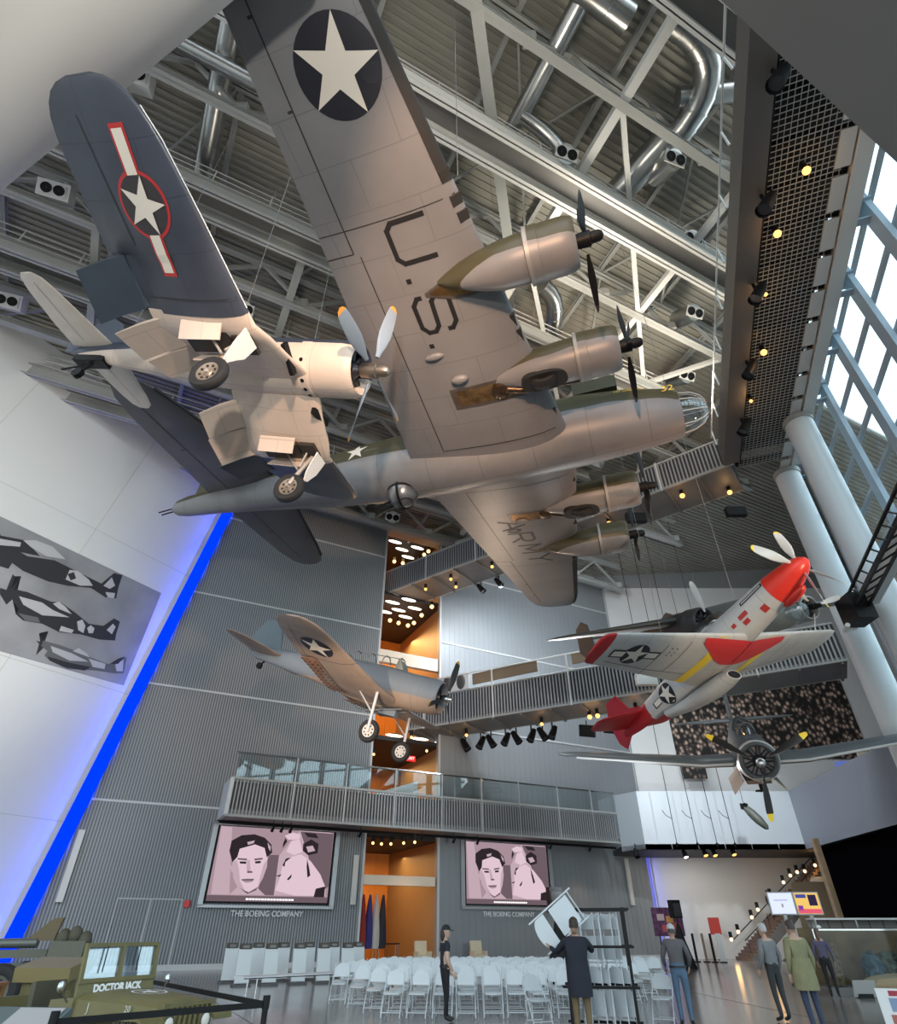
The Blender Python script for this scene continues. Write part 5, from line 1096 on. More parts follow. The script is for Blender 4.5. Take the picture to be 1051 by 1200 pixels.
    for k in range(16): g.add([q(a, b_, .055) for a, b_ in ((.31 + .025 * k, .02), (.331 + .025 * k, .02), (.331 + .025 * k, .045), (.31 + .025 * k, .045))], [(0, 1, 2, 3)])
    g.build('picture', ton, t, True, flat=True)
screen(-.28, 6.25, 2.85, 6.34, 'ribbed wall left of the orange opening')
screen(15.2, 21.5, 2.95, 6.36, 'smooth wall right of the orange opening')
for (s, z, l) in ((3.04, 2.32, 'white wall lettering under the screen on the ribbed wall'), (18.3, 2.42, 'white wall lettering under the screen on the smooth wall')):
    o = text_mesh('THE BOEING COMPANY', .36, 'wall_lettering', mat('letter_white', (.8, .8, .8), .4), None, frame(wp(s, .12, z), W, Z), .02, bold=.004, xs=.98); tag(o, l, 'sign')
for s, z0, z1, l in ((-6.95, 2.7, 5.75, 'slim white wall light bar at the end by the leaning wall'), (7.77, 2.8, 5.25, 'slim white wall light bar beside the left edge of the opening'), (28.57, 3.05, 5.9, 'slim white wall light bar near the mezzanine')):
    t = thing('light_bar', l, 'light', wp(s, .1, z0), 0, 'slim wall light bars'); G().beam(wp(s, .18, z0), wp(s, .18, z1), .30, .16, up=N).build('housing', mat('bar_cream', (.62, .60, .55), .4), t, True); G().beam(wp(s, .02, (z0 + z1) / 2 - .2), wp(s, .02, (z0 + z1) / 2 + .2), .1, .1, up=N).build('bracket', STEEL, t, True)
o = G().box(wp(-1.15, .12, 2.72), (.28, .16, .3)).build('alarm_box', RED); tag(o, 'small red alarm box on the ribbed wall by the service door', 'alarm')

# inside the opening: lamps, signs, flags
def ceil_lamp(u, v, z, i, lv):
    t = thing('ceiling_light', f'oval white ceiling light in the {lv}, {ORD[i]} from the top', 'light', at(u, v, z=z), 0, 'oval lights in the opening'); g = G(); d = V((.891, .454, 0))
    g.ball((0, 0, 0), (.62, .2, .07), 16, 7, M.Rotation(R(27), 3, 'Z')); g.build('diffuser', glow('oval_light', (1, .9, .74), 3), t); G().box((0, 0, .08), (.5, .2, .08), M.Rotation(R(27), 3, 'Z')).build('housing', BLK, t)
for z, lv, pts in ((22.7, 'upper gallery behind the opening', ((479, 703), (460, 706), (486, 713), (467, 715), (475, 723), (451, 717))), (29.1, 'top gallery above the upper footbridge', ((463, 635), (471, 644), (489, 642), (478, 653))), (11.8, 'gallery behind the dive bomber wheels', ((462, 862), (492, 866)))):
    for i, (u, v) in enumerate(pts): ceil_lamp(u, v, z, i, lv)
for z, lv, pts in ((22.2, 'upper gallery', ((506, 711), (494, 721), (485, 730), (478, 733), (457, 727), (467, 730))), (28.4, 'top gallery', ((502, 646), (497, 650), (491, 657), (472, 660), (462, 658))), (11.4, 'gallery behind the dive bomber', ((482, 864), (438, 884), (500, 880))), (5.9, 'lobby behind the flags', ((437, 988), (447, 989), (458, 989), (473, 988), (486, 987)))):
    for i, (u, v) in enumerate(pts): bulb(at(u, v, z=z), f'warm round spot in the {lv}, {ORD[i]} in its cluster', .16 if z > 20 else .08, glow('gold_lamp', (1, .58, .2), 3), 'warm spots in the opening')
for u, v, q_, l in ((484, 627, -.1, 'red exit sign at the top of the opening'), (487, 700, -.6, 'red exit sign below the upper footbridge'), (481, 889, -.6, 'red exit sign behind the dive bomber wheel')):
    s, z = on_wall(u, v, q_); t = thing('exit_sign', l, 'sign', wp(s, q_, z), 0, 'exit signs'); G().beam(wp(s - .35, q_, z), wp(s + .35, q_, z), .1, .34).build('sign_box', glow('exit_red', (.8, .03, .03), 1.2), t, True)
    tx = text_mesh('EXIT', .26, 'sign_lettering', glow('exit_white', (1, .8, .75), 1.5), t, frame(wp(s, q_ + .06, z), W, Z)); tx.matrix_parent_inverse = wm(t).inverted()
cols = ((.32, .04, .03), (.04, .04, .20), (.5, .48, .45), (.02, .02, .03))
for i in range(4):
    s = 8.75 + .42 * i; t = thing('flag_on_pole', f'{("red and white", "dark blue", "red striped", "black")[i]} furled flag on a pole in the opening, {ORD[i]} from the left edge', 'flag', wp(s, -.9, 0), 0, 'furled flags')
    G().tube((0, 0, .05), (0, 0, 3.5), .025, 8).build('pole', mat('brass', (.5, .36, .12), .3, .9), t); G().lathe([(0, .22), (.06, .2), (.08, .04)], (0, 0, 0), (0, 0, 1), 14, True).build('base', BLK, t)
    g = G(); g.loft([[V((r_ * math.cos(2 * PI * k / 12) * (1 + .25 * math.cos(4 * PI * k / 6)), r_ * math.sin(2 * PI * k / 12), z)) + V((.06, 0, 0)) for k in range(12)] for z, r_ in ((3.35, .05), (2.8, .12), (1.8, .2), (1.0, .24), (.75, .2))]); g.build('cloth', mat('flag_%d' % i, cols[i], .8), t)
for (s, q_, l) in ((11.6, 1.6, 'cream armchair in front of the orange opening'), (15.0, 1.9, 'cream armchair against the smooth wall')):
    t = thing('armchair', l, 'chair', wp(s, q_, 0), R(27), 'cream armchairs'); m = mat('cream_leather', (.66, .56, .40), .5)
    G().box((0, 0, .4), (.62, .6, .18)).build('seat', m, t); G().box((0, .3, .72), (.72, .14, .8), M.Rotation(R(-8), 3, 'X')).build('backrest', m, t)
    for x in (-.36, .36): G().box((x, 0, .48), (.12, .62, .34)).build('armrest', m, t)
    for x in (-.3, .3):
        for y in (-.25, .25): G().tube((x, y, 0), (x, y, .32), .025).build('leg', BLK, t)
t = thing('console_table', 'dark side table with metal frame in the opening', 'table', wp(11.0, -2.2, 0), R(27)); G().box((0, 0, .95), (1.4, .6, .06)).build('tabletop', BLK, t)
for x in (-.65, .65):
    for y in (-.25, .25): G().box((x, y, .46), (.05, .05, .92)).build('leg', CHROME, t)
o = G().box(wp(10.9, -9.0, 1.25), (1.0, .12, 2.5), M.Rotation(R(27), 3, 'Z')).build('door_2', brn); o['kind'] = 'structure'

# poster of three fighters on the leaning wall
t = thing('photo_poster', 'long black and white poster of three flying fighters on the leaning white wall', 'poster', lp(8, 10, 0))
def plate(poly, sx, o): return [on_left(x * sx, 580 + y * sx, o) for x, y in poly]
K = 260 / 1051
g = G(); a, b_, c, d = on_left(189, 695, .04), on_left(145, 803, .04), on_left(-140, 724, .04), on_left(-140, 538, .04)
g.loft([[a, b_, c, d], [p - LN * .05 for p in (a, b_, c, d)]]); g.build('paper', mat('poster_grey', (.27, .27, .275), .6, 0, .25, .35), t, True)
PK, PM, PL = mat('poster_black', (.022, .022, .024), .6), mat('poster_mid', (.12, .12, .125), .6), mat('poster_light', (.45, .45, .45), .6)
for shapes in ([([(-400, 60), (0, 180), (30, 250), (0, 290), (-400, 190)], 1), ([(-60, 180), (120, 215), (190, 290), (90, 270), (40, 350), (-60, 320)], 0), ([(110, 215), (170, 215), (250, 245), (310, 305), (220, 290), (150, 250)], 2), ([(60, 250), (130, 290), (260, 310), (360, 360), (480, 420), (540, 370), (580, 380), (560, 440), (550, 490), (500, 485), (430, 440), (320, 430), (230, 410), (110, 360), (40, 310)], 0), ([(310, 400), (330, 355), (370, 360), (420, 400), (440, 430), (380, 430)], 2), ([(490, 430), (530, 390), (545, 430), (520, 445)], 2), ([(320, 375), (350, 365), (360, 395), (335, 405)], 0), ([(500, 460), (545, 465), (540, 490), (510, 485)], 2), ([(-40, 200), (100, 225), (95, 245), (-40, 235)], 2)],
               [([(0, 440), (30, 450), (60, 375), (70, 385), (50, 450), (100, 385), (60, 460), (75, 480), (30, 520), (0, 470)], 0), ([(40, 440), (130, 460), (240, 505), (290, 510), (360, 560), (420, 610), (490, 620), (540, 585), (568, 600), (550, 660), (545, 690), (470, 685), (380, 660), (280, 650), (200, 610), (110, 595), (75, 565), (90, 540), (60, 500)], 0), ([(90, 480), (200, 510), (250, 545), (330, 580), (200, 570), (110, 520)], 2), ([(250, 515), (280, 505), (310, 530), (340, 565), (280, 540)], 2), ([(365, 600), (390, 590), (405, 620), (395, 655), (370, 640)], 2), ([(413, 630), (430, 617), (448, 632), (440, 655), (420, 655)], 2), ([(505, 640), (535, 610), (548, 625), (530, 660)], 2), ([(290, 620), (350, 640), (340, 655), (280, 645)], 2), ([(85, 560), (180, 580), (190, 605), (120, 595)], 1)],
               [([(170, 690), (190, 695), (185, 655), (200, 690), (230, 645), (210, 700), (225, 705), (170, 760), (185, 705)], 0), ([(205, 690), (280, 710), (350, 735), (380, 730), (430, 770), (510, 800), (540, 800), (585, 765), (600, 772), (585, 845), (540, 845), (440, 830), (320, 825), (230, 780), (210, 760), (225, 740), (195, 715)], 1), ([(225, 765), (330, 795), (430, 815), (400, 832), (300, 815), (235, 785)], 0), ([(345, 740), (372, 725), (410, 750), (425, 770)], 2), ([(240, 715), (340, 750), (420, 790), (330, 785), (250, 745)], 2), ([(545, 805), (585, 780), (582, 835), (552, 835)], 2), ([(420, 775), (500, 800), (495, 825), (440, 815)], 2), ([(520, 800), (560, 775), (590, 765), (560, 800)], 0)]):
    g = G()
    for i, (poly, m) in enumerate(shapes):
        if m == 1 and i == 0 and poly[0][0] < -300: pass
        g.m = m; bm = bmesh.new(); f = bm.faces.new([bm.verts.new((x, y, 0)) for x, y in poly]); bmesh.ops.triangulate(bm, faces=[f]); bm.verts.index_update()
        g.add(plate([(v.co.x, v.co.y) for v in bm.verts], K, .05 + .004 * i), [[v.index for v in f.verts] for f in bm.faces]); bm.free()
    g.build('printed_fighter', [PK, PM, PL], t, True, flat=True)

# ================================================================== furniture
def fchair(name, label):
    t = thing(name, label, 'chair', (0, 0, 0), 0, 'white folding chairs'); m = mat('chair_white', (.56, .60, .62), .35); fr = mat('chair_frame', (.58, .61, .63), .35)
    g = G(); n = 14; pts = [(-.195, .02)] + [(.195 * math.cos(PI - PI * k / n), .16 + .13 * math.sin(PI * k / n)) for k in range(n + 1)] + [(.195, .02)]
    g.loft([[V((x, -.185 - z * .28 + o, .55 + z)) for x, z in pts] for o in (0, -.022)]); g.build('backrest', m, t)
    g = G(); pts = [(-.2, -.17), (-.205, .1), (-.18, .19), (-.1, .215), (.1, .215), (.18, .19), (.205, .1), (.2, -.17)]
    g.loft([[V((x, y, z + .012 * (y > .15) * -1)) for x, y in pts] for z in (.425, .455)]); g.build('seat', m, t)
    for x in (-.215, .215):
        G().path([(x * .95, -.275, .83), (x, -.2, .6), (x, .0, .4), (x, .22, .012)], .0125, 6).build('leg', fr, t)
        G().path([(x * .86, .1, .42), (x * .86, -.28, .012)], .0115, 6).build('leg', fr, t)
    G().tube((-.215, .17, .10), (.215, .17, .10), .011, 6).build('stretcher', fr, t); G().tube((-.185, -.2, .10), (.185, -.2, .10), .011, 6).build('stretcher', fr, t)
    return t
base = None; rows = []
for r_ in range(10):
    y = 17.3 + 1.02 * r_
    x0 = (-1.25, -1.75, -2.3, -2.95, -3.1, -3.0, -2.8, -2.6, -2.3, -2.0)[r_]; x1 = (2.7, 3.7, 4.6, 5.3, 5.8, 6.3, 6.7, 7.1, 7.4, 7.6)[r_]; n = 0; x = x0
    while x < x1:
        if not (r_ == 3 and -3.3 < x < -2.99):
            l = f'white folding chair, {ORD[n]} from the left in the {ORD[r_]} row from the front'
            rz = PI + random.uniform(-.12, .12) - .10 * (x < -.6); p = (x + random.uniform(-.04, .04), y + .22 * max(0, -x) * 0 + random.uniform(-.06, .06), 0)
            if base is None: base = fchair('folding_chair', l); base.location = p; base.rotation_euler = (0, 0, rz)
            else: dup(base, p, rz, l, 'white folding chairs')
            n += 1
        x += .56
dup(base, (1.85, 15.7, 0), PI + .35, 'white folding chair standing alone in front of the first row', 'white folding chairs')
dup(base, (4.55, 16.1, 0), PI - .5, 'white folding chair beside the jeans of the person in the grey sweater', 'white folding chairs')

# chair rack with folded chairs
rk = thing('chair_rack', 'black steel chair rack on castors holding folded white chairs', 'rack', (3.0, 14.7, 0), R(-12), None)
for x in (-.6, .6):
    for y in (-.42, .42): G().beam((x, y, .12), (x, y, 1.98), .055, .055).build('post', BLK, rk); G().tube((x, y - .02, .06), (x, y + .02, .06), .06, 12).build('castor', RUB, rk)
for z in (.14, .72, 1.34, 1.95):
    for y in (-.42, .42): G().beam((-.72, y, z), (.72, y, z), .045, .045).build('rail', BLK, rk)
    for x in (-.6, .6): G().beam((x, -.42, z), (x, .42, z), .045, .045).build('rail', BLK, rk)
def folded(label):
    t = thing('folded_chair', label, 'chair', (0, 0, 0), 0, 'folded chairs in the rack'); m = MT['chair_white']
    g = G(); n = 10; pts = [(-.2, 0)] + [(.2 * math.cos(PI - PI * k / n), .14 + .12 * math.sin(PI * k / n)) for k in range(n + 1)] + [(.2, 0)]
    g.loft([[V((o, x, -.28 + z)) for x, z in pts] for o in (0, .018)]); g.build('backrest', m, t)
    G().box((.02, 0, -.58), (.02, .38, .38)).build('seat', m, t)
    for x in (-.215, .215): G().tube((0, x, .0), (.01, x, -.9), .0125, 6).build('leg', MT['chair_frame'], t)
    G().tube((.01, -.215, -.82), (.01, .215, -.82), .011, 6).build('stretcher', MT['chair_frame'], t); return t
f0 = None; rz = R(-12); cr, sr = math.cos(rz), math.sin(rz); i = 0
for lv, z, ks in (('upper', 1.90, 9), ('lower', 1.04, 8)):
    for k in range(ks):
        lx = -.52 + k * (1.08 / ks); p = (3.0 + lx * cr, 14.7 + lx * sr, z); rk2 = rz + (0, .1, 0, .75, .8, .1, .7, .8, .1)[k % 9]; l = f'folded white chair standing in the {lv} tier of the rack, {ORD[k]} from the left'
        if f0 is None: f0 = folded(l); f0.location = p; f0.rotation_euler = (0, 0, rk2)
        else: dup(f0, p, rk2, l, 'folded chairs in the rack')
hc = folded('folded white chair tilted in the hands of the person in the navy jacket'); hc.name = 'lifted_chair'; hc['group'] = 'lifted chair'; hc.location = (1.70, 13.62, 1.46); hc.rotation_euler = (M.Rotation(R(235), 3, 'Y') @ M.Rotation(R(90), 3, 'Z')).to_euler(); hc.scale = (1.15, 1.3, 1.15)
del hc['group']

# white uprights with dark caps in two ranks
u0 = None
for rk_, q_, us_ in (('rear', 9.6, (273, 304, 333, 363, 392, 421)), ('front', 11.4, (289, 320, 353, 381, 409))):
    for k, u in enumerate(us_):
        s, z = on_wall(u, 1110, q_); p = wp(s, q_, 0); l = f'white upright panel with dark cap, {ORD[k]} from the left in the {rk_} rank'
        if u0 is None:
            u0 = thing('upright_panel', l, 'panel', p, (0, 0, R(27)), 'white upright panels')
            G().box((0, .02, .56), (.50, .09, .98), M.Rotation(R(-10), 3, 'X')).build('board', mat('board_white', (.70, .73, .74), .45), u0); G().box((0, .12, 1.12), (.40, .16, .17), M.Rotation(R(-10), 3, 'X')).build('cap', mat('cap_brown', (.07, .05, .035), .5), u0)
            G().box((0, 0, .03), (.62, .5, .06)).build('foot', mat('foot_dark', (.1, .1, .1), .5), u0); G().box((0, .02, 1.12), (.22, .02, .08), M.Rotation(R(-10), 3, 'X')).build('cap_window', mat('cap_glass', (.2, .19, .18), .2), u0)
        else: dup(u0, p, R(27), l, 'white upright panels')
a = V((-5.9, 21.4, 0)); b_ = V((-3.1, 23.9, 0)); t = thing('low_table', 'low white folding table with dark edge before the upright panels', 'table', a.lerp(b_, .5)); n = V((-.67, .74, 0))
G().beam(a + n * .3 + Z * .50, b_ + n * .3 + Z * .50, .7, .035).build('tabletop', mat('table_white', (.72, .74, .75), .35), t, True); G().beam(a - n * .04 + Z * .49, b_ - n * .04 + Z * .49, .02, .06).build('edge_band', BLK, t, True)
for f in (.12, .88):
    for o_ in (.02, .6): p = a.lerp(b_, f) + n * o_; G().tube(p, p + Z * .48, .02).build('leg', CHROME, t, True)

# speakers on draped stands
for x, y, l in ((4.05, 26.6, 'black loudspeaker on a draped stand behind the lifted chair'), (12.3, 38.2, 'black loudspeaker on a draped stand at the end of the smooth wall')):
    t = thing('loudspeaker', l, 'speaker', (x, y, 0), R(10), 'draped loudspeakers'); G().box((0, 0, 2.55), (.5, .45, .8)).build('cabinet', BLK, t); G().tube((0, 0, .05), (0, 0, 2.2), .03).build('pole', BLK, t); G().box((0, -.235, 2.5), (.4, .02, .6)).build('grille', mat('grille_black', (.03, .03, .03), .6), t)
    g = G(); g.loft([[V((r_ * math.cos(2 * PI * k / 20) * (1 + .08 * math.cos(6 * 2 * PI * k / 20)), r_ * math.sin(2 * PI * k / 20), z)) for k in range(20)] for z, r_ in ((0, .62), (.5, .45), (1.2, .24), (1.9, .08))]); g.build('drape', mat('drape_black', (.008, .008, .009), .8), t)

# ================================================================== jeep, gun and barriers
OL = mat('jeep_olive', (.155, .135, .055), .5, 0, .12, 3); OLD = mat('jeep_dark', (.07, .065, .04), .6, 0, .12, 3)
jp = thing('army_jeep', 'olive green open army jeep with white lettering below the windscreen, behind the belt barrier', 'jeep', (-4.45, 10.1, 0), R(-25)); jp.scale = (.92, .92, .89)
g = G(); rings = []
for x, w_, z0, z1 in ((1.42, .42, .55, .97), (1.3, .46, .5, 1.0), (.6, .58, .5, 1.04), (.0, .66, .5, 1.06)): rings.append([V((x, -w_, z0)), V((x, w_, z0)), V((x, w_, z1 - .06)), V((x, w_ - .12, z1)), V((x, 0, z1 + .02)), V((x, -w_ + .12, z1)), V((x, -w_, z1 - .06))])
g.loft(rings); hood = g.build('hood', OL, jp)
g = G(); g.loft([[V((.0, y, z)) for y, z in ((-.7, .45), (.7, .45), (.7, 1.02), (-.7, 1.02))], [V((-.35, y, z)) for y, z in ((-.78, .45), (.78, .45), (.78, 1.0), (-.78, 1.0))]]); g.box((-1.15, -.76, .62), (1.6, .05, .42)); g.box((-1.15, .76, .62), (1.6, .05, .42)); g.box((-1.95, 0, .68), (.05, 1.5, .55)); g.box((-1.1, 0, .45), (1.7, 1.5, .06)); g.build('body_tub', OL, jp)
for s in (-1, 1):
    g = G(); g.loft([[V((x, s * .44, z)), V((x, s * .80, z)), V((x, s * .80, z - .05)), V((x, s * .44, z - .05))] for x, z in ((1.5, .80), (1.38, .88), (.7, .88), (.35, .80), (.1, .5))]); g.build('fender', OL, jp)
    for x in (.95, -1.25): wheel(jp, (x, s * .66, .36), (0, 1, 0), .36, .18, OLD)
    hl = G().lathe([(-.05, .1), (.05, .105), (.06, .09)], (1.40, s * .33, .76), (1, 0, 0), 16, True).build('headlight', OLD, jp); G().ball((1.45, s * .33, .76), (.03, .085, .085), 12, 8).build('lens', mat('lamp_lens', (.7, .68, .6), .1), hl)
    G().box((-.75, s * .36, .72), (.5, .5, .12)).build('seat', OLD, jp); G().box((-1.0, s * .36, .95), (.1, .5, .45), M.Rotation(R(-10), 3, 'Y')).build('backrest', OLD, jp)
    G().path([(.02, s * .8, .98), (-.02, s * .92, 1.12)], .012, 6).build('mirror_arm', OLD, jp); G().ball((-.02, s * .93, 1.16), (.02, .06, .07), 10, 6).build('mirror', CHROME, jp)
g = G(); g.beam((1.43, -.46, .96), (1.43, .46, .96), .04, .05); g.beam((1.43, -.46, .54), (1.43, .46, .54), .04, .05)
for k in range(10): y = -.42 + k * .0933; g.beam((1.43, y, .54), (1.43, y, .96), .035, .03, up=(1, 0, 0))
g.build('grille', OL, jp); G().box((1.41, 0, .74), (.02, .86, .4)).build('radiator', BLK, jp); G().box((1.62, 0, .48), (.1, 1.5, .12)).build('bumper', OL, jp)
tl = R(-6); g = G()
ws0, ws1, zt0, zt1 = -.02, -.10, 1.02, 1.62
def wpnt(y, f): return V((ws0 + (ws1 - ws0) * f, y, zt0 + (zt1 - zt0) * f))
g.loft([[wpnt(-.66, 0) + V((o, 0, 0)), wpnt(.66, 0) + V((o, 0, 0)), wpnt(.66, .28) + V((o, 0, 0)), wpnt(-.66, .28) + V((o, 0, 0))] for o in (0, -.04)])
for y in (-.64, 0, .64): g.beam(wpnt(y, .25), wpnt(y, 1), .05, .045, up=(1, 0, 0))
for f in (.3, 1.0): g.beam(wpnt(-.66, f), wpnt(.66, f), .05, .05)
wsf = g.build('windscreen', OL, jp)
g = G(); g.loft([[wpnt(-.62, .3) + V((o, 0, 0)), wpnt(.62, .3) + V((o, 0, 0)), wpnt(.62, .98) + V((o, 0, 0)), wpnt(-.62, .98) + V((o, 0, 0))] for o in (-.02, -.028)]); g.build('windscreen_glass', glassy('jeep_glass', (.8, .86, .9), .28), wsf)
g = G()
for y in (-.3, .3): g.beam(wpnt(y, .97) + V((.02, 0, 0)), wpnt(y - .03, .45) + V((.02, 0, 0)), .015, .02)
g.build('wiper', BLK, wsf)
text_mesh('DOCTOR JACK', .12, 'lettering', mat('letter_white', (.8, .8, .8), .4), jp, frame(wpnt(0, .14) + V((.012, 0, 0)), (0, 1, 0), (ws1 - ws0, 0, zt1 - zt0)), bold=.006)
hs = V((.95, -.53, .86)); 
text_mesh('20269', .13, 'hood_lettering', mat('letter_faded', (.5, .5, .42), .5), jp, frame((.85, -.56, .76), (1, .11, 0), (0, 0, 1)), .006)
text_mesh('20', .10, 'hood_lettering', MT['letter_faded'], jp, frame((.9, -.555, .92), (1, .11, 0), (0, 0, 1)), .006); text_mesh('J', .14, 'hood_lettering', MT['letter_faded'], jp, frame((.25, -.635, .92), (1, .11, 0), (0, 0, 1)), .006)
g = G(); z_ = lambda x, y: 1.085 - .05 * x; 
for k in range(10): pass
P_ = star(.55, .08, .2, 0); g.add([V((x, y, z_(x, y) + .004)) for x, y in P_], [list(range(10))]); n = 28
g.loft([[V((.55 + r_ * math.cos(2 * PI * k / n), .08 + r_ * math.sin(2 * PI * k / n), z_(.55 + r_ * math.cos(2 * PI * k / n), 0) + .003)) for k in range(n)] for r_ in (.215, .25)], cap=False); g.build('hood_star', MT['letter_white'], jp, flat=True)
st = G().lathe([(-.015, .19), (0, .205), (.015, .19), (0, .175), (-.015, .19)], (-.42, .36, 1.08), (-.6, 0, .8), 20); st.tube((-.42, .36, 1.08), (-.1, .36, .8), .02); st.build('steering_wheel', BLK, jp)

gn = thing('field_gun', 'olive field gun with long barrel and tan shield behind the jeep', 'gun', (-10.75, 17.2, 0), R(10))
G().tube((-2.6, 0, 1.32), (.9, 0, 1.36), .075, 12, .10).build('barrel', mat('gun_grey', (.12, .13, .115), .4, .3), gn); G().beam((-2.6, 0, 1.12), (1.2, 0, 1.16), .2, .16).build('cradle', mat('gun_olive', (.10, .10, .07), .5), gn); G().beam((-2.4, .1, .9), (1.4, .1, .92), .3, .12).build('trail', MT['gun_olive'], gn)
g = G(); g.prism([(.62, -.05, 1.40), (1.25, -.05, 1.40), (1.32, -.05, 1.86), (1.1, -.05, 1.84)], (0, .1, 0)); g.build('shield', mat('shield_tan', (.13, .095, .045), .6), gn)
for s in (-.7, .7): wheel(gn, (.6, s, .5), (0, 1, 0), .5, .2, MT['gun_olive'])
G().box((1.75, -.3, 1.1), (.75, .5, .6)).build('breech', MT['gun_olive'], gn)
for k, (x, z) in enumerate(((1.5, 1.45), (1.75, 1.5), (2.0, 1.4))): G().ball((x, -.2, z), (.16, .14, .2)).build('gear_bag', OLD, gn)
t = thing('field_cabinet', 'olive box cabinet with sloping lid between the gun and the jeep', 'cabinet', (-6.75, 12.7, 0), R(-5)); G().box((0, 0, .5), (.7, .5, .95)).build('body', OL, t); G().box((0, -.05, 1.06), (.98, .62, .2), M.Rotation(R(12), 3, 'X')).build('lid', mat('lid_khaki', (.21, .17, .075), .5), t)
t = thing('wooden_crate', 'orange brown wooden crate at the left edge under the gun barrel', 'crate', (-7.95, 11.9, .43), R(8)); G().box((0, 0, .28), (1.5, .5, .34)).build('box', mat('crate_wood', (.42, .18, .07), .5, 0, .3, 4, (1.5, .12, .008, .5)), t); G().box((0, 0, .47), (1.55, .54, .04)).build('lid', mat('crate_lid', (.34, .15, .06), .5), t)
t = thing('gear_heap', 'low dark heap of field gear under the wooden crate', 'gear', (-7.9, 11.9, 0))
for k in range(6): G().box((-.7 + .28 * k, random.uniform(-.1, .1), .27), (.26, .5, .52 + .03 * (k % 2)), M.Rotation(random.uniform(-.2, .2), 3, 'Z')).build('pack', (OLD, brn, MT['gun_olive'])[k % 3], t)
t = thing('reading_desk', 'grey green sloping reading panel in the bottom left corner', 'panel', (-4.72, 7.7, -.10), R(-8)); G().box((.1, 0, .92), (1.5, .5, .05), M.Rotation(R(28), 3, 'X')).build('panel', mat('rail_teal', (.09, .12, .12), .4), t); G().box((.55, -.01, .955), (.5, .42, .01), M.Rotation(R(28), 3, 'X')).build('text_sheet', mat('sheet_grey', (.36, .35, .35), .5), t); G().box((-.35, .08, 1.0), (.2, .1, .01), M.Rotation(R(28), 3, 'X')).build('picture_sheet', mat('sheet_pale', (.4, .42, .42), .5), t)
for x in (-.6, .6): G().beam((x, .1, 0), (x, .1, .92), .06, .06).build('leg', BLK, t)
posts = ((-2.07, 8.6, 'black barrier post at the corner of the belt by the jeep'), (-4.95, 12.3, 'black barrier post behind the jeep bonnet'), (-3.6, 7.0, 'black barrier post near the reading panel'))
for i, (x, y, l) in enumerate(posts):
    t = thing('barrier_post', l, 'barrier', (x, y, 0), 0, 'belt barrier posts'); G().tube((0, 0, .03), (0, 0, .98), .032, 14).build('pole', BLK, t); G().lathe([(0, .17), (.02, .17), (.04, .05)], (0, 0, 0), (0, 0, 1), 20, True).build('base', BLK, t); G().tube((0, 0, .88), (0, 0, 1.0), .04, 14).build('belt_head', BLK, t)
    if i: G().beam(V((posts[0][0] - x, posts[0][1] - y, .92)), V((0, 0, .92)), .006, .055).build('belt', BLK, t)

# ================================================================== right-hand side
st = thing('staircase', 'brown staircase with warm lamps climbing along the white end wall', 'stairs', (19.5, 48.6, 0)); n = 32
for k in range(n): G().box((19.6 + .232 * k, 48.6, .182 * (k + .5) + .0), (.30, 1.9, .182)).build('step', mat('step_brown', (.16, .10, .065), .5, 0, .15, 2), st, True)
g = G(); g.prism([V((19.4, 47.6, 0)), V((20.6, 47.6, 0)), V((27.1, 47.6, 5.1)), V((27.1, 47.6, 6.05)), V((26.5, 47.6, 6.05))], (0, .08, 0)); 
g2 = G(); g2.prism([V((20.4, 47.5, 0)), V((23.6, 47.5, 2.3)), V((25.2, 47.5, 4.6)), V((27.1, 47.5, 4.75)), V((27.1, 47.5, 4.2)), V((25.6, 47.5, 4.0)), V((23.9, 47.5, 1.6)), V((21.6, 47.5, 0))], (0, .08, 0)); g2.build('stringer', mat('stringer_pale', (.5, .47, .42), .5), st, True)
G().tube((19.6, 47.7, 1.05), (26.9, 47.7, 6.0), .03).build('handrail', BLK, st, True); G().tube((19.6, 49.9, 1.0), (26.9, 49.9, 6.0), .03).build('handrail', BLK, st, True)
for k in range(9): x = 19.8 + .85 * k; z = (x - 19.5) * .785; G().tube((x, 47.7, z + .1), (x, 47.7, z + .95), .02).build('baluster', BLK, st, True)
for i, (u, v) in enumerate(((857, 1101), (865, 1092), (881, 1075), (888, 1066), (903, 1050), (918, 1034), (926, 1026), (934, 1022), (943, 1021), (955, 1014), (962, 1008))):
    p = at(u, v, Y=47.35); bulb(p, f'small warm lamp on the staircase, {ORD[i]} from the foot', .10, glow('stair_lamp', (1, .6, .25), 4), 'staircase lamps', watt=8 if i % 3 == 0 else 0)
o = G().box((24.7, 46.9, 2.6), (2.8, .1, 3.4)).build('brown_partition', brn); tag(o, 'brown partition under the upper part of the staircase', 'partition')
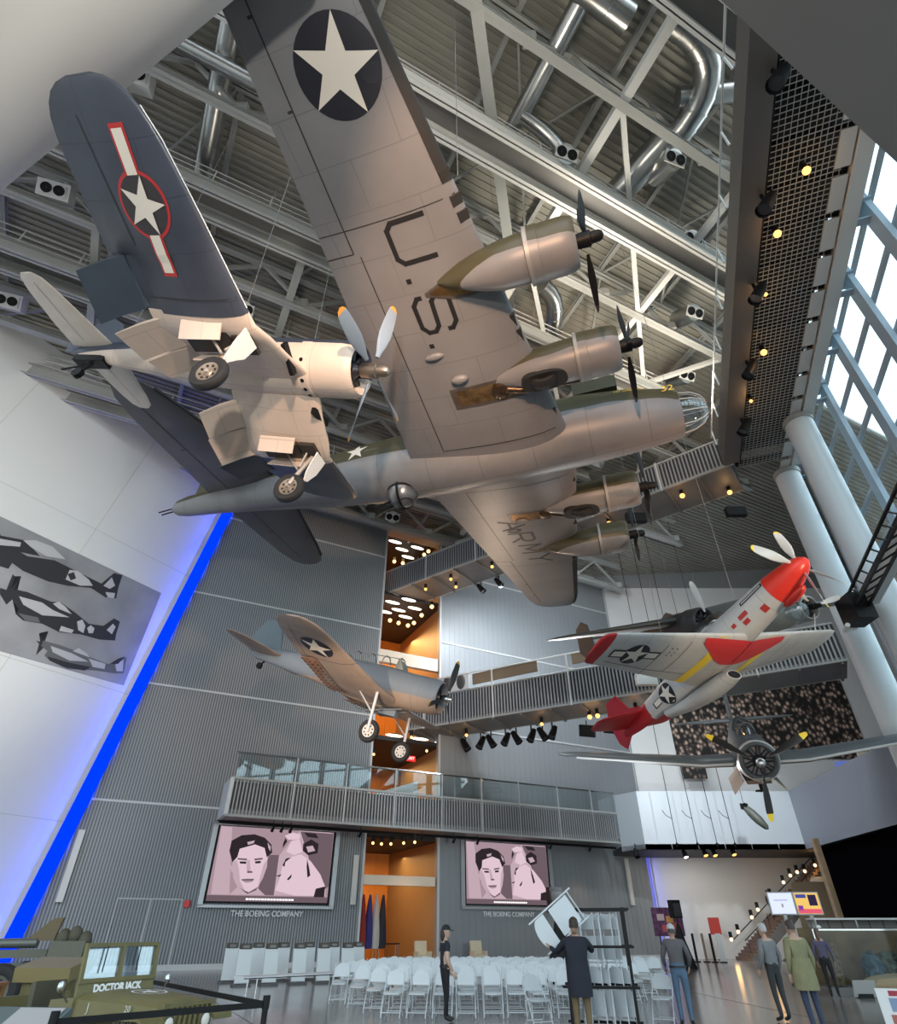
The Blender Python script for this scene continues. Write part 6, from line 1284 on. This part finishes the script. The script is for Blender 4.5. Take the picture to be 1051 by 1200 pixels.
for x, m, l in ((12.85, glow('screen_blue', (.62, .68, .88), 1.0), 'pale blue information monitor on a stand'), (13.85, None, 'colourful yellow and red information monitor on a stand')):
    t = thing('monitor', l, 'monitor', (x, 27, 0), R(-8), 'information monitors'); G().box((0, 0, 2.45), (.94, .08, .74)).build('casing', mat('casing_grey', (.35, .36, .38), .4), t); G().box((0, -.045, 2.45), (.86, .01, .66)).build('display', m or glow('screen_yellow', (.8, .52, .14), .9), t); G().box((0, 0, 1.1), (.12, .08, 2.1)).build('stand', STEEL, t); G().box((0, 0, .03), (.7, .5, .05)).build('base', BLK, t)
    if m is None:
        for (c, d, mm_) in (((.2, -.053, 2.55), (.3, .006, .35), (.03, .02, .06)), ((-.2, -.053, 2.68), (.38, .006, .12), (.06, .07, .3)), ((0, -.053, 2.2), (.84, .006, .14), (.7, .1, .16)), ((-.3, -.053, 2.3), (.18, .006, .16), (.2, .05, .3))): G().box(c, d).build('picture_block', glow('block_%.2f' % mm_[0], mm_, .9), t)
    else: G().box((-.02, -.053, 2.55), (.5, .006, .04)).build('text_line', glow('line_blue', (.4, .45, .7), .9), t); G().box((.0, -.053, 2.38), (.07, .006, .12)).build('picture_block', glow('line_grey', (.35, .36, .4), .8), t)
# glass display case
dc = thing('display_case', 'glass display case with painted backdrop and field equipment, between visitors and the right edge', 'case', (13.8, 22.6, 0), R(-4))
G().box((0, .5, .1), (4.6, 1.3, .2)).build('plinth', mat('plinth_grey', (.18, .17, .16), .6), dc); G().box((0, 1.1, .92), (4.5, .05, 1.5)).build('backdrop', mat('backdrop_gold', (.10, .065, .025), .6, 0, .5, 1.6), dc)
G().box((0, -.12, .9), (4.6, .012, 1.4)).build('front_glass', glassy('case_glass', (.9, .92, .92), .015), dc)
for x in (-2.28, 2.28): G().beam((x, -.12, .2), (x, -.12, 1.62), .03, .03).build('corner_post', CHROME, dc)
G().beam((-2.3, -.12, 1.62), (2.3, -.12, 1.62), .04, .04).build('top_rail', CHROME, dc)
def rest(nm, lab, cat, g, m, p, rough=0):
    for v in g.v: v += V((math.sin(v.z * 23 + v.y * 17), math.sin(v.x * 21 + v.z * 13), math.sin(v.x * 19 + v.y * 25) * .6)) * rough
    o = g.build(nm, m); o.location = wm(dc) @ V(p); tag(o, lab, cat); return o
rest('blue_tarpaulin', 'blue green draped bundle in the display case', 'bundle', G().ball((0, 0, .38), (.30, .26, .5), 28, 18), mat('tarp_blue', (.02, .07, .10), .4, 0, .3, 5), (-.55, .4, .2), .05); rest('dark_green_pack', 'dark green pack leaning in the display case', 'pack', G().ball((0, 0, .4), (.55, .3, .42), 28, 18, rot=M.Rotation(.5, 3, 'Y')), mat('pack_green', (.03, .055, .035), .6, 0, .3, 5), (.15, .5, .2), .07); rest('sand_mound', 'pale sand mound on the floor of the display case', 'mound', G().ball((0, 0, .05), (1.0, .35, .28)), mat('sand', (.33, .25, .15), .8), (-.2, .15, .2), .02)
rest('mess_tin', 'grey metal mess tin at the front of the display case', 'tin', G().lathe([(0, .18), (.22, .2), (.22, .17), (.03, .15)], (0, 0, 0), (0, 0, 1), 18, True), mat('tin_grey', (.25, .26, .25), .3, .6), (.55, .1, .2)); rest('steel_helmet', 'pale helmet lying in the display case', 'helmet', G().ball((0, 0, .12), (.2, .24, .16)), mat('helmet_pale', (.4, .36, .3), .5), (.45, .3, .75)); rest('netting_roll', 'brown netted roll standing at the end of the display case', 'roll', G().tube((0, 0, 0), (.1, 0, 1.15), .17, 14), mat('net_brown', (.14, .10, .06), .8, 0, .7, 14), (-1.75, .35, .2))
t = thing('striped_rack', 'white rack with black slots behind the display case', 'rack', (14.3, 21.6, 0), R(-4))
G().box((0, 0, .9), (.5, .1, 1.5)).build('rack_frame', WHITE, t)
for k in range(9): G().box((0, -.06, .3 + .15 * k), (.4, .03, .085)).build('slot', BLK, t)
t = thing('shelf_unit', 'grey shelf grid along the black screen behind the display case', 'shelf', (16.6, 26.5, 0), R(-4)); G().box((0, 0, 1.95), (6, .7, .06)).build('top_shelf', mat('shelf_white', (.6, .6, .58), .4), t); G().box((0, .3, 1.0), (6, .05, 1.9)).build('back_panel', mat('shelf_pale', (.2, .2, .185), .6, 0, .1, 2, (.5, .35, .03, .4)), t)
for x in (-2.95, -1.5, 0, 1.5, 2.95): G().beam((x, -.3, 0), (x, -.3, 1.95), .05, .05).build('upright', STEEL, t)
t = thing('caption_plate', 'small grey caption plate standing at the foot of the display case', 'plate', (12.15, 21.9, 0), R(-6)); G().box((0, 0, .22), (.62, .03, .42), M.Rotation(R(25), 3, 'X')).build('plate', mat('plate_grey', (.42, .42, .41), .5), t); G().box((0, .1, .05), (.4, .2, .1)).build('foot', BLK, t)
t = thing('picture_stand', 'upright red white and blue picture panel at the bottom right corner', 'panel', (9.2, 15.9, 0), R(-20)); t.scale = (1, 1, .55); G().box((.5, 0, .55), (1.3, .05, 1.1)).build('board', WHITE, t)
for c, d, k in (((.55, -.03, .96), (.95, .01, .16), (.35, .03, .05)), ((.25, -.03, .62), (.4, .01, .4), (.22, .3, .45)), ((.75, -.03, .58), (.5, .01, .5), (.05, .04, .06)), ((.5, -.03, .2), (1.0, .01, .26), (.40, .12, .09))): G().box(c, d).build('picture_patch', mat('patch_%.2f' % k[0], k, .5), t)
t = thing('poster_stand', 'colourful poster stand behind the person in the grey sweater', 'poster', (12.2, 39.5, 0), R(5)); G().box((0, 0, 2.0), (1.7, .08, 1.3)).build('poster', mat('poster_plum', (.12, .04, .10), .5, 0, .8, 4), t)
for c, k in (((-.4, 2.2), (.7, .5, .5)), ((.1, 2.1), (.75, .35, .1)), ((.45, 1.8), (.5, .08, .05)), ((-.2, 1.7), (.6, .1, .1)), ((.5, 2.35), (.7, .6, .5))): G().box((c[0], -.05, c[1]), (.4, .02, .3)).build('picture_patch', mat('pposter_%.2f%.2f' % (k[0], k[1]), k, .5), t)
for x in (-.6, .6): G().beam((x, 0, 0), (x, 0, 1.4), .05, .05).build('leg', BLK, t)
t = thing('rope_stand', 'red sign on a thin stand against the white end wall', 'sign', (18.2, 48.8, 0)); G().tube((0, 0, .03), (0, 0, 1.9), .03).build('pole', STEEL, t); G().box((0, -.04, 1.85), (.75, .06, .95)).build('sign_board', mat('sign_red', (.45, .05, .04), .5), t); G().lathe([(0, .25), (.04, .2)], (0, 0, 0), (0, 0, 1), 16, True).build('base', BLK, t)
for i, (x, m) in enumerate(((14.7, WHITE), (15.5, BLK), (16.0, brn), (16.4, BLK), (16.8, STEELW))):
    t = thing('rolled_banner', f'narrow upright banner stand by the end wall, {ORD[i]} from the poster stand', 'banner', (x, 46 - .3 * i, 0), 0, 'narrow banner stands'); G().box((0, 0, .75), (.14 + .2 * (i % 4 == 0), .05, 1.4)).build('banner', m, t); G().box((0, 0, .03), (.35, .3, .06)).build('base', BLK, t)
for i, (u, l) in enumerate(((791, 'first'), (815, 'second'), (838, 'third'), (859, 'fourth'))):
    p = at(u + 2, 988, Y=42.8); t = thing('hanging_rod', f'thin dark hanging rod with hook before the white fascia, {l} from the left', 'rod', p, 0, 'hanging rods'); top = roof_z(p.x, p.y) - p.z - .5
    G().tube((0, 0, 0), (0, 0, top), .022, 6).build('rod', BLK, t); G().lathe([(-.25, .02), (-.05, .10), (.05, .02)], (0, 0, 0), (0, 0, 1), 10).build('weight', BLK, t); G().path([(0, 0, 1.4), (-.35, 0, 1.6), (-.55, .0, 1.9)], .02, 6).build('hook', BLK, t)
p = at(872, 945, Y=41.5); t = thing('hanging_bomb', 'grey finned bomb hanging under the torpedo bomber', 'bomb', p); d = V((.45, -.35, -.75)).normalized()
G().lathe([(0, .05), (.15, .2), (.5, .27), (1.1, .27), (1.6, .17), (1.75, .02)], (0, 0, 0), d, 18).build('casing', mat('bomb_grey', (.10, .11, .09), .45), t); G().tube(V((0, 0, 0)), V((0, 0, roof_z(p.x, p.y) - p.z - .5)), .015, 6).build('cable', BLK, t); g = G(); g.box((0, 0, 0), (.5, .04, .35)); g.box((0, 0, 0), (.04, .5, .35)); g.build('fin', BLK, t)
for i, (u, v, k) in enumerate(((825, 996, 1), (836, 996, 1), (858, 995, 1), (745, 997, 0), (802, 998, 2))):
    p = at(u, v, Y=45.4); stage_lamp(p + V((0, 0, .2)), (0, -.5, -.8), f'small lamp under the white mezzanine fascia, {ORD[i]} of the set', lit=(BLK, WARM, COOL)[k], sz=1.2)
o = G().box((0, 0, 0), (1.6, .2, 1.3), M.Rotation(R(-20), 3, 'Z')).build('blue_screen', glow('gallery_blue', (.12, .17, .5), .7)); o.location = at(1000, 905, Y=38); tag(o, 'blue lit panel on the upper gallery above the slate fascia', 'panel')
o = G().box((0, 0, 0), (1.7, .25, 1.9), M.Rotation(R(-20), 3, 'Z')).build('lit_panel', mat('lit_cream', (.6, .5, .36), .5)); o.location = at(1030, 900, Y=37.5); tag(o, 'cream panel with a warm lit edge on the upper gallery', 'panel')
# ================================================================== light
def world():
    w = bpy.data.worlds.new('sky'); sc.world = w; w.use_nodes = True; nt = w.node_tree; nt.nodes.clear()
    tc = nt.nodes.new('ShaderNodeTexCoord'); sp = nt.nodes.new('ShaderNodeSeparateXYZ'); nt.links.new(tc.outputs['Generated'], sp.inputs[0])
    r = nt.nodes.new('ShaderNodeValToRGB'); e = r.color_ramp.elements
    e[0].position = .0; e[0].color = (.20, .19, .18, 1); e[1].position = 1; e[1].color = (.62, .78, .95, 1)
    e.new(.47).color = (.30, .29, .28, 1); e.new(.52).color = (.72, .86, .93, 1); e.new(.70).color = (.80, .92, 1.0, 1)
    mr = nt.nodes.new('ShaderNodeMapRange'); mr.inputs[1].default_value = -1; mr.inputs[2].default_value = 1; nt.links.new(sp.outputs['Z'], mr.inputs[0]); nt.links.new(mr.outputs[0], r.inputs[0])
    b = nt.nodes.new('ShaderNodeBackground'); b.inputs[1].default_value = 2.4; nt.links.new(r.outputs[0], b.inputs[0])
    o = nt.nodes.new('ShaderNodeOutputWorld'); nt.links.new(b.outputs[0], o.inputs[0])
world()
def spot(p, q, watt, col, ang=50, blend=.6, size=.25):
    l = bpy.data.lights.new('spot_light', 'SPOT'); l.energy = watt; l.color = col; l.spot_size = R(ang); l.spot_blend = blend; l.shadow_soft_size = size
    o = bpy.data.objects.new('spot_light', l); C.objects.link(o); o.location = p; o.rotation_euler = (V(q) - V(p)).to_track_quat('-Z', 'Y').to_euler(); return o
def area(p, q, watt, col, sx, sy, up='Y'):
    l = bpy.data.lights.new('area_light', 'AREA'); l.shape = 'RECTANGLE'; l.size = sx; l.size_y = sy; l.energy = watt; l.color = col
    o = bpy.data.objects.new('area_light', l); C.objects.link(o); o.location = p; o.rotation_euler = (V(q) - V(p)).to_track_quat('-Z', up).to_euler(); return o
# blue LED line in the joint, grazing the leaning wall
for k in range(12):
    z = 1.2 + 2.35 * k; p = lp(-.22, z, .30); q = lp(.35, z, 0)
    o = area(p, q, 110, (.015, .06, 1.0), .12, 2.35); d = (V(q) - V(p)).normalized(); y = LU_.normalized(); x = y.cross(-d).normalized(); y = (-d).cross(x); o.rotation_euler = M((x, y, -d)).transposed().to_euler()
BW = (1, .62, .32)
spot((0, -4, 9), (-2, 10, 12), 7500, (1, .66, .45), 42)          # museum spots on the aircraft
spot((-1.5, -5, 8), (2, 9, 16), 9500, (1, .58, .34), 36)
spot((14, 12, 8), (7.5, 16, 15.5), 1800, (1, .5, .25), 36)
spot((-4, 12, 3.5), (-4, 24, 9), 3200, (1, .74, .52), 40)
spot((12, 4, 5), (10.5, 15, 10), 3600, (1, .74, .48), 45)
spot((6, 14, 2.5), (12, 24, 6), 1200, (1, .85, .7), 45)
# added fills without fixtures: roof, west soffit, leaning wall, fascia and rear wall
for x, y, z, w_ in ((-8, 14, 22, 60), (2, 6, 24, 150), (7, 16, 25, 420), (13, 22, 25, 420), (-14, 22, 20, 50)):
    area((x, y, z), (x, y, 40), w_, (1, .90, .74), 2.5, 2.5)
spot((-1, -6, 4), (-7, 5.5, 14), 4500, (1, .93, .84), 70)
spot((-15, 10, 8), (-29, 22, 15), 5200, (1, .96, .90), 85)
spot((-11, 19, 7), (-23, 29, 8), 900, (1, .97, .94), 85)
spot(e3(22, 1.5, -.7), (18.5, 45, 8), 2600, (.85, .93, 1), 60)  # added flood standing in for daylight on the mezzanine fascia
spot((6, 22, 3), (6, 46, 13), 2500, (.85, .93, 1), 80)
# added unseen fills: cool floods behind the upper bridge, spots at the balcony rail
for x, q in ((17, (11, 46, 15)), (23, (20, 48, 12)), (11, (4, 42, 14))):
    area(e2(x, 3.4, -.8), q, 800, (.84, .92, 1), .8, .5)
spot(wp(15, 2.4, 8.9), (4.5, 23, 15.9), 2600, (1, .74, .54), 40)
spot(wp(24, 2.4, 8.9), (9.5, 17, 9.3), 9000, (1, .97, .94), 34)
area((14.85, 50.55, 5), (17, 50.8, 5), 60, (.1, .12, 1), .2, 9.5)
# down lights on the floor from the balcony pipe and in the opening
for s in (3, 11, 20, 24): spot(wp(s, 1.6, 6.2), wp(s, 1.0, 0), 120, BW, 80)
for z, w_ in ((6.0, 260), (11.9, 300), (22.5, 700), (29.0, 400)):
    l = area(wp(10.8, -4.5, z - .15), wp(10.8, -4.5, z - 3), w_, (1, .60, .26), 3.6, 6)
for x, y, w_ in ((17, 48, 60), (20, 46.5, 40)): area((x, y, 5.9), (x, y + .6, 0), w_, (1, .93, .84), 3, 1.2)
v = sc.view_settings; sc.display_settings.display_device = 'sRGB'; v.view_transform = 'Standard'; v.look = 'None'; v.gamma = 1; v.use_curve_mapping = False; v.exposure = 0.37
cy = sc.cycles
cy.use_denoising = True; cy.max_bounces = 6; cy.diffuse_bounces = 4; cy.glossy_bounces = 3; cy.transparent_max_bounces = 8; cy.caustics_reflective = False; cy.caustics_refractive = False; cy.sample_clamp_indirect = 6
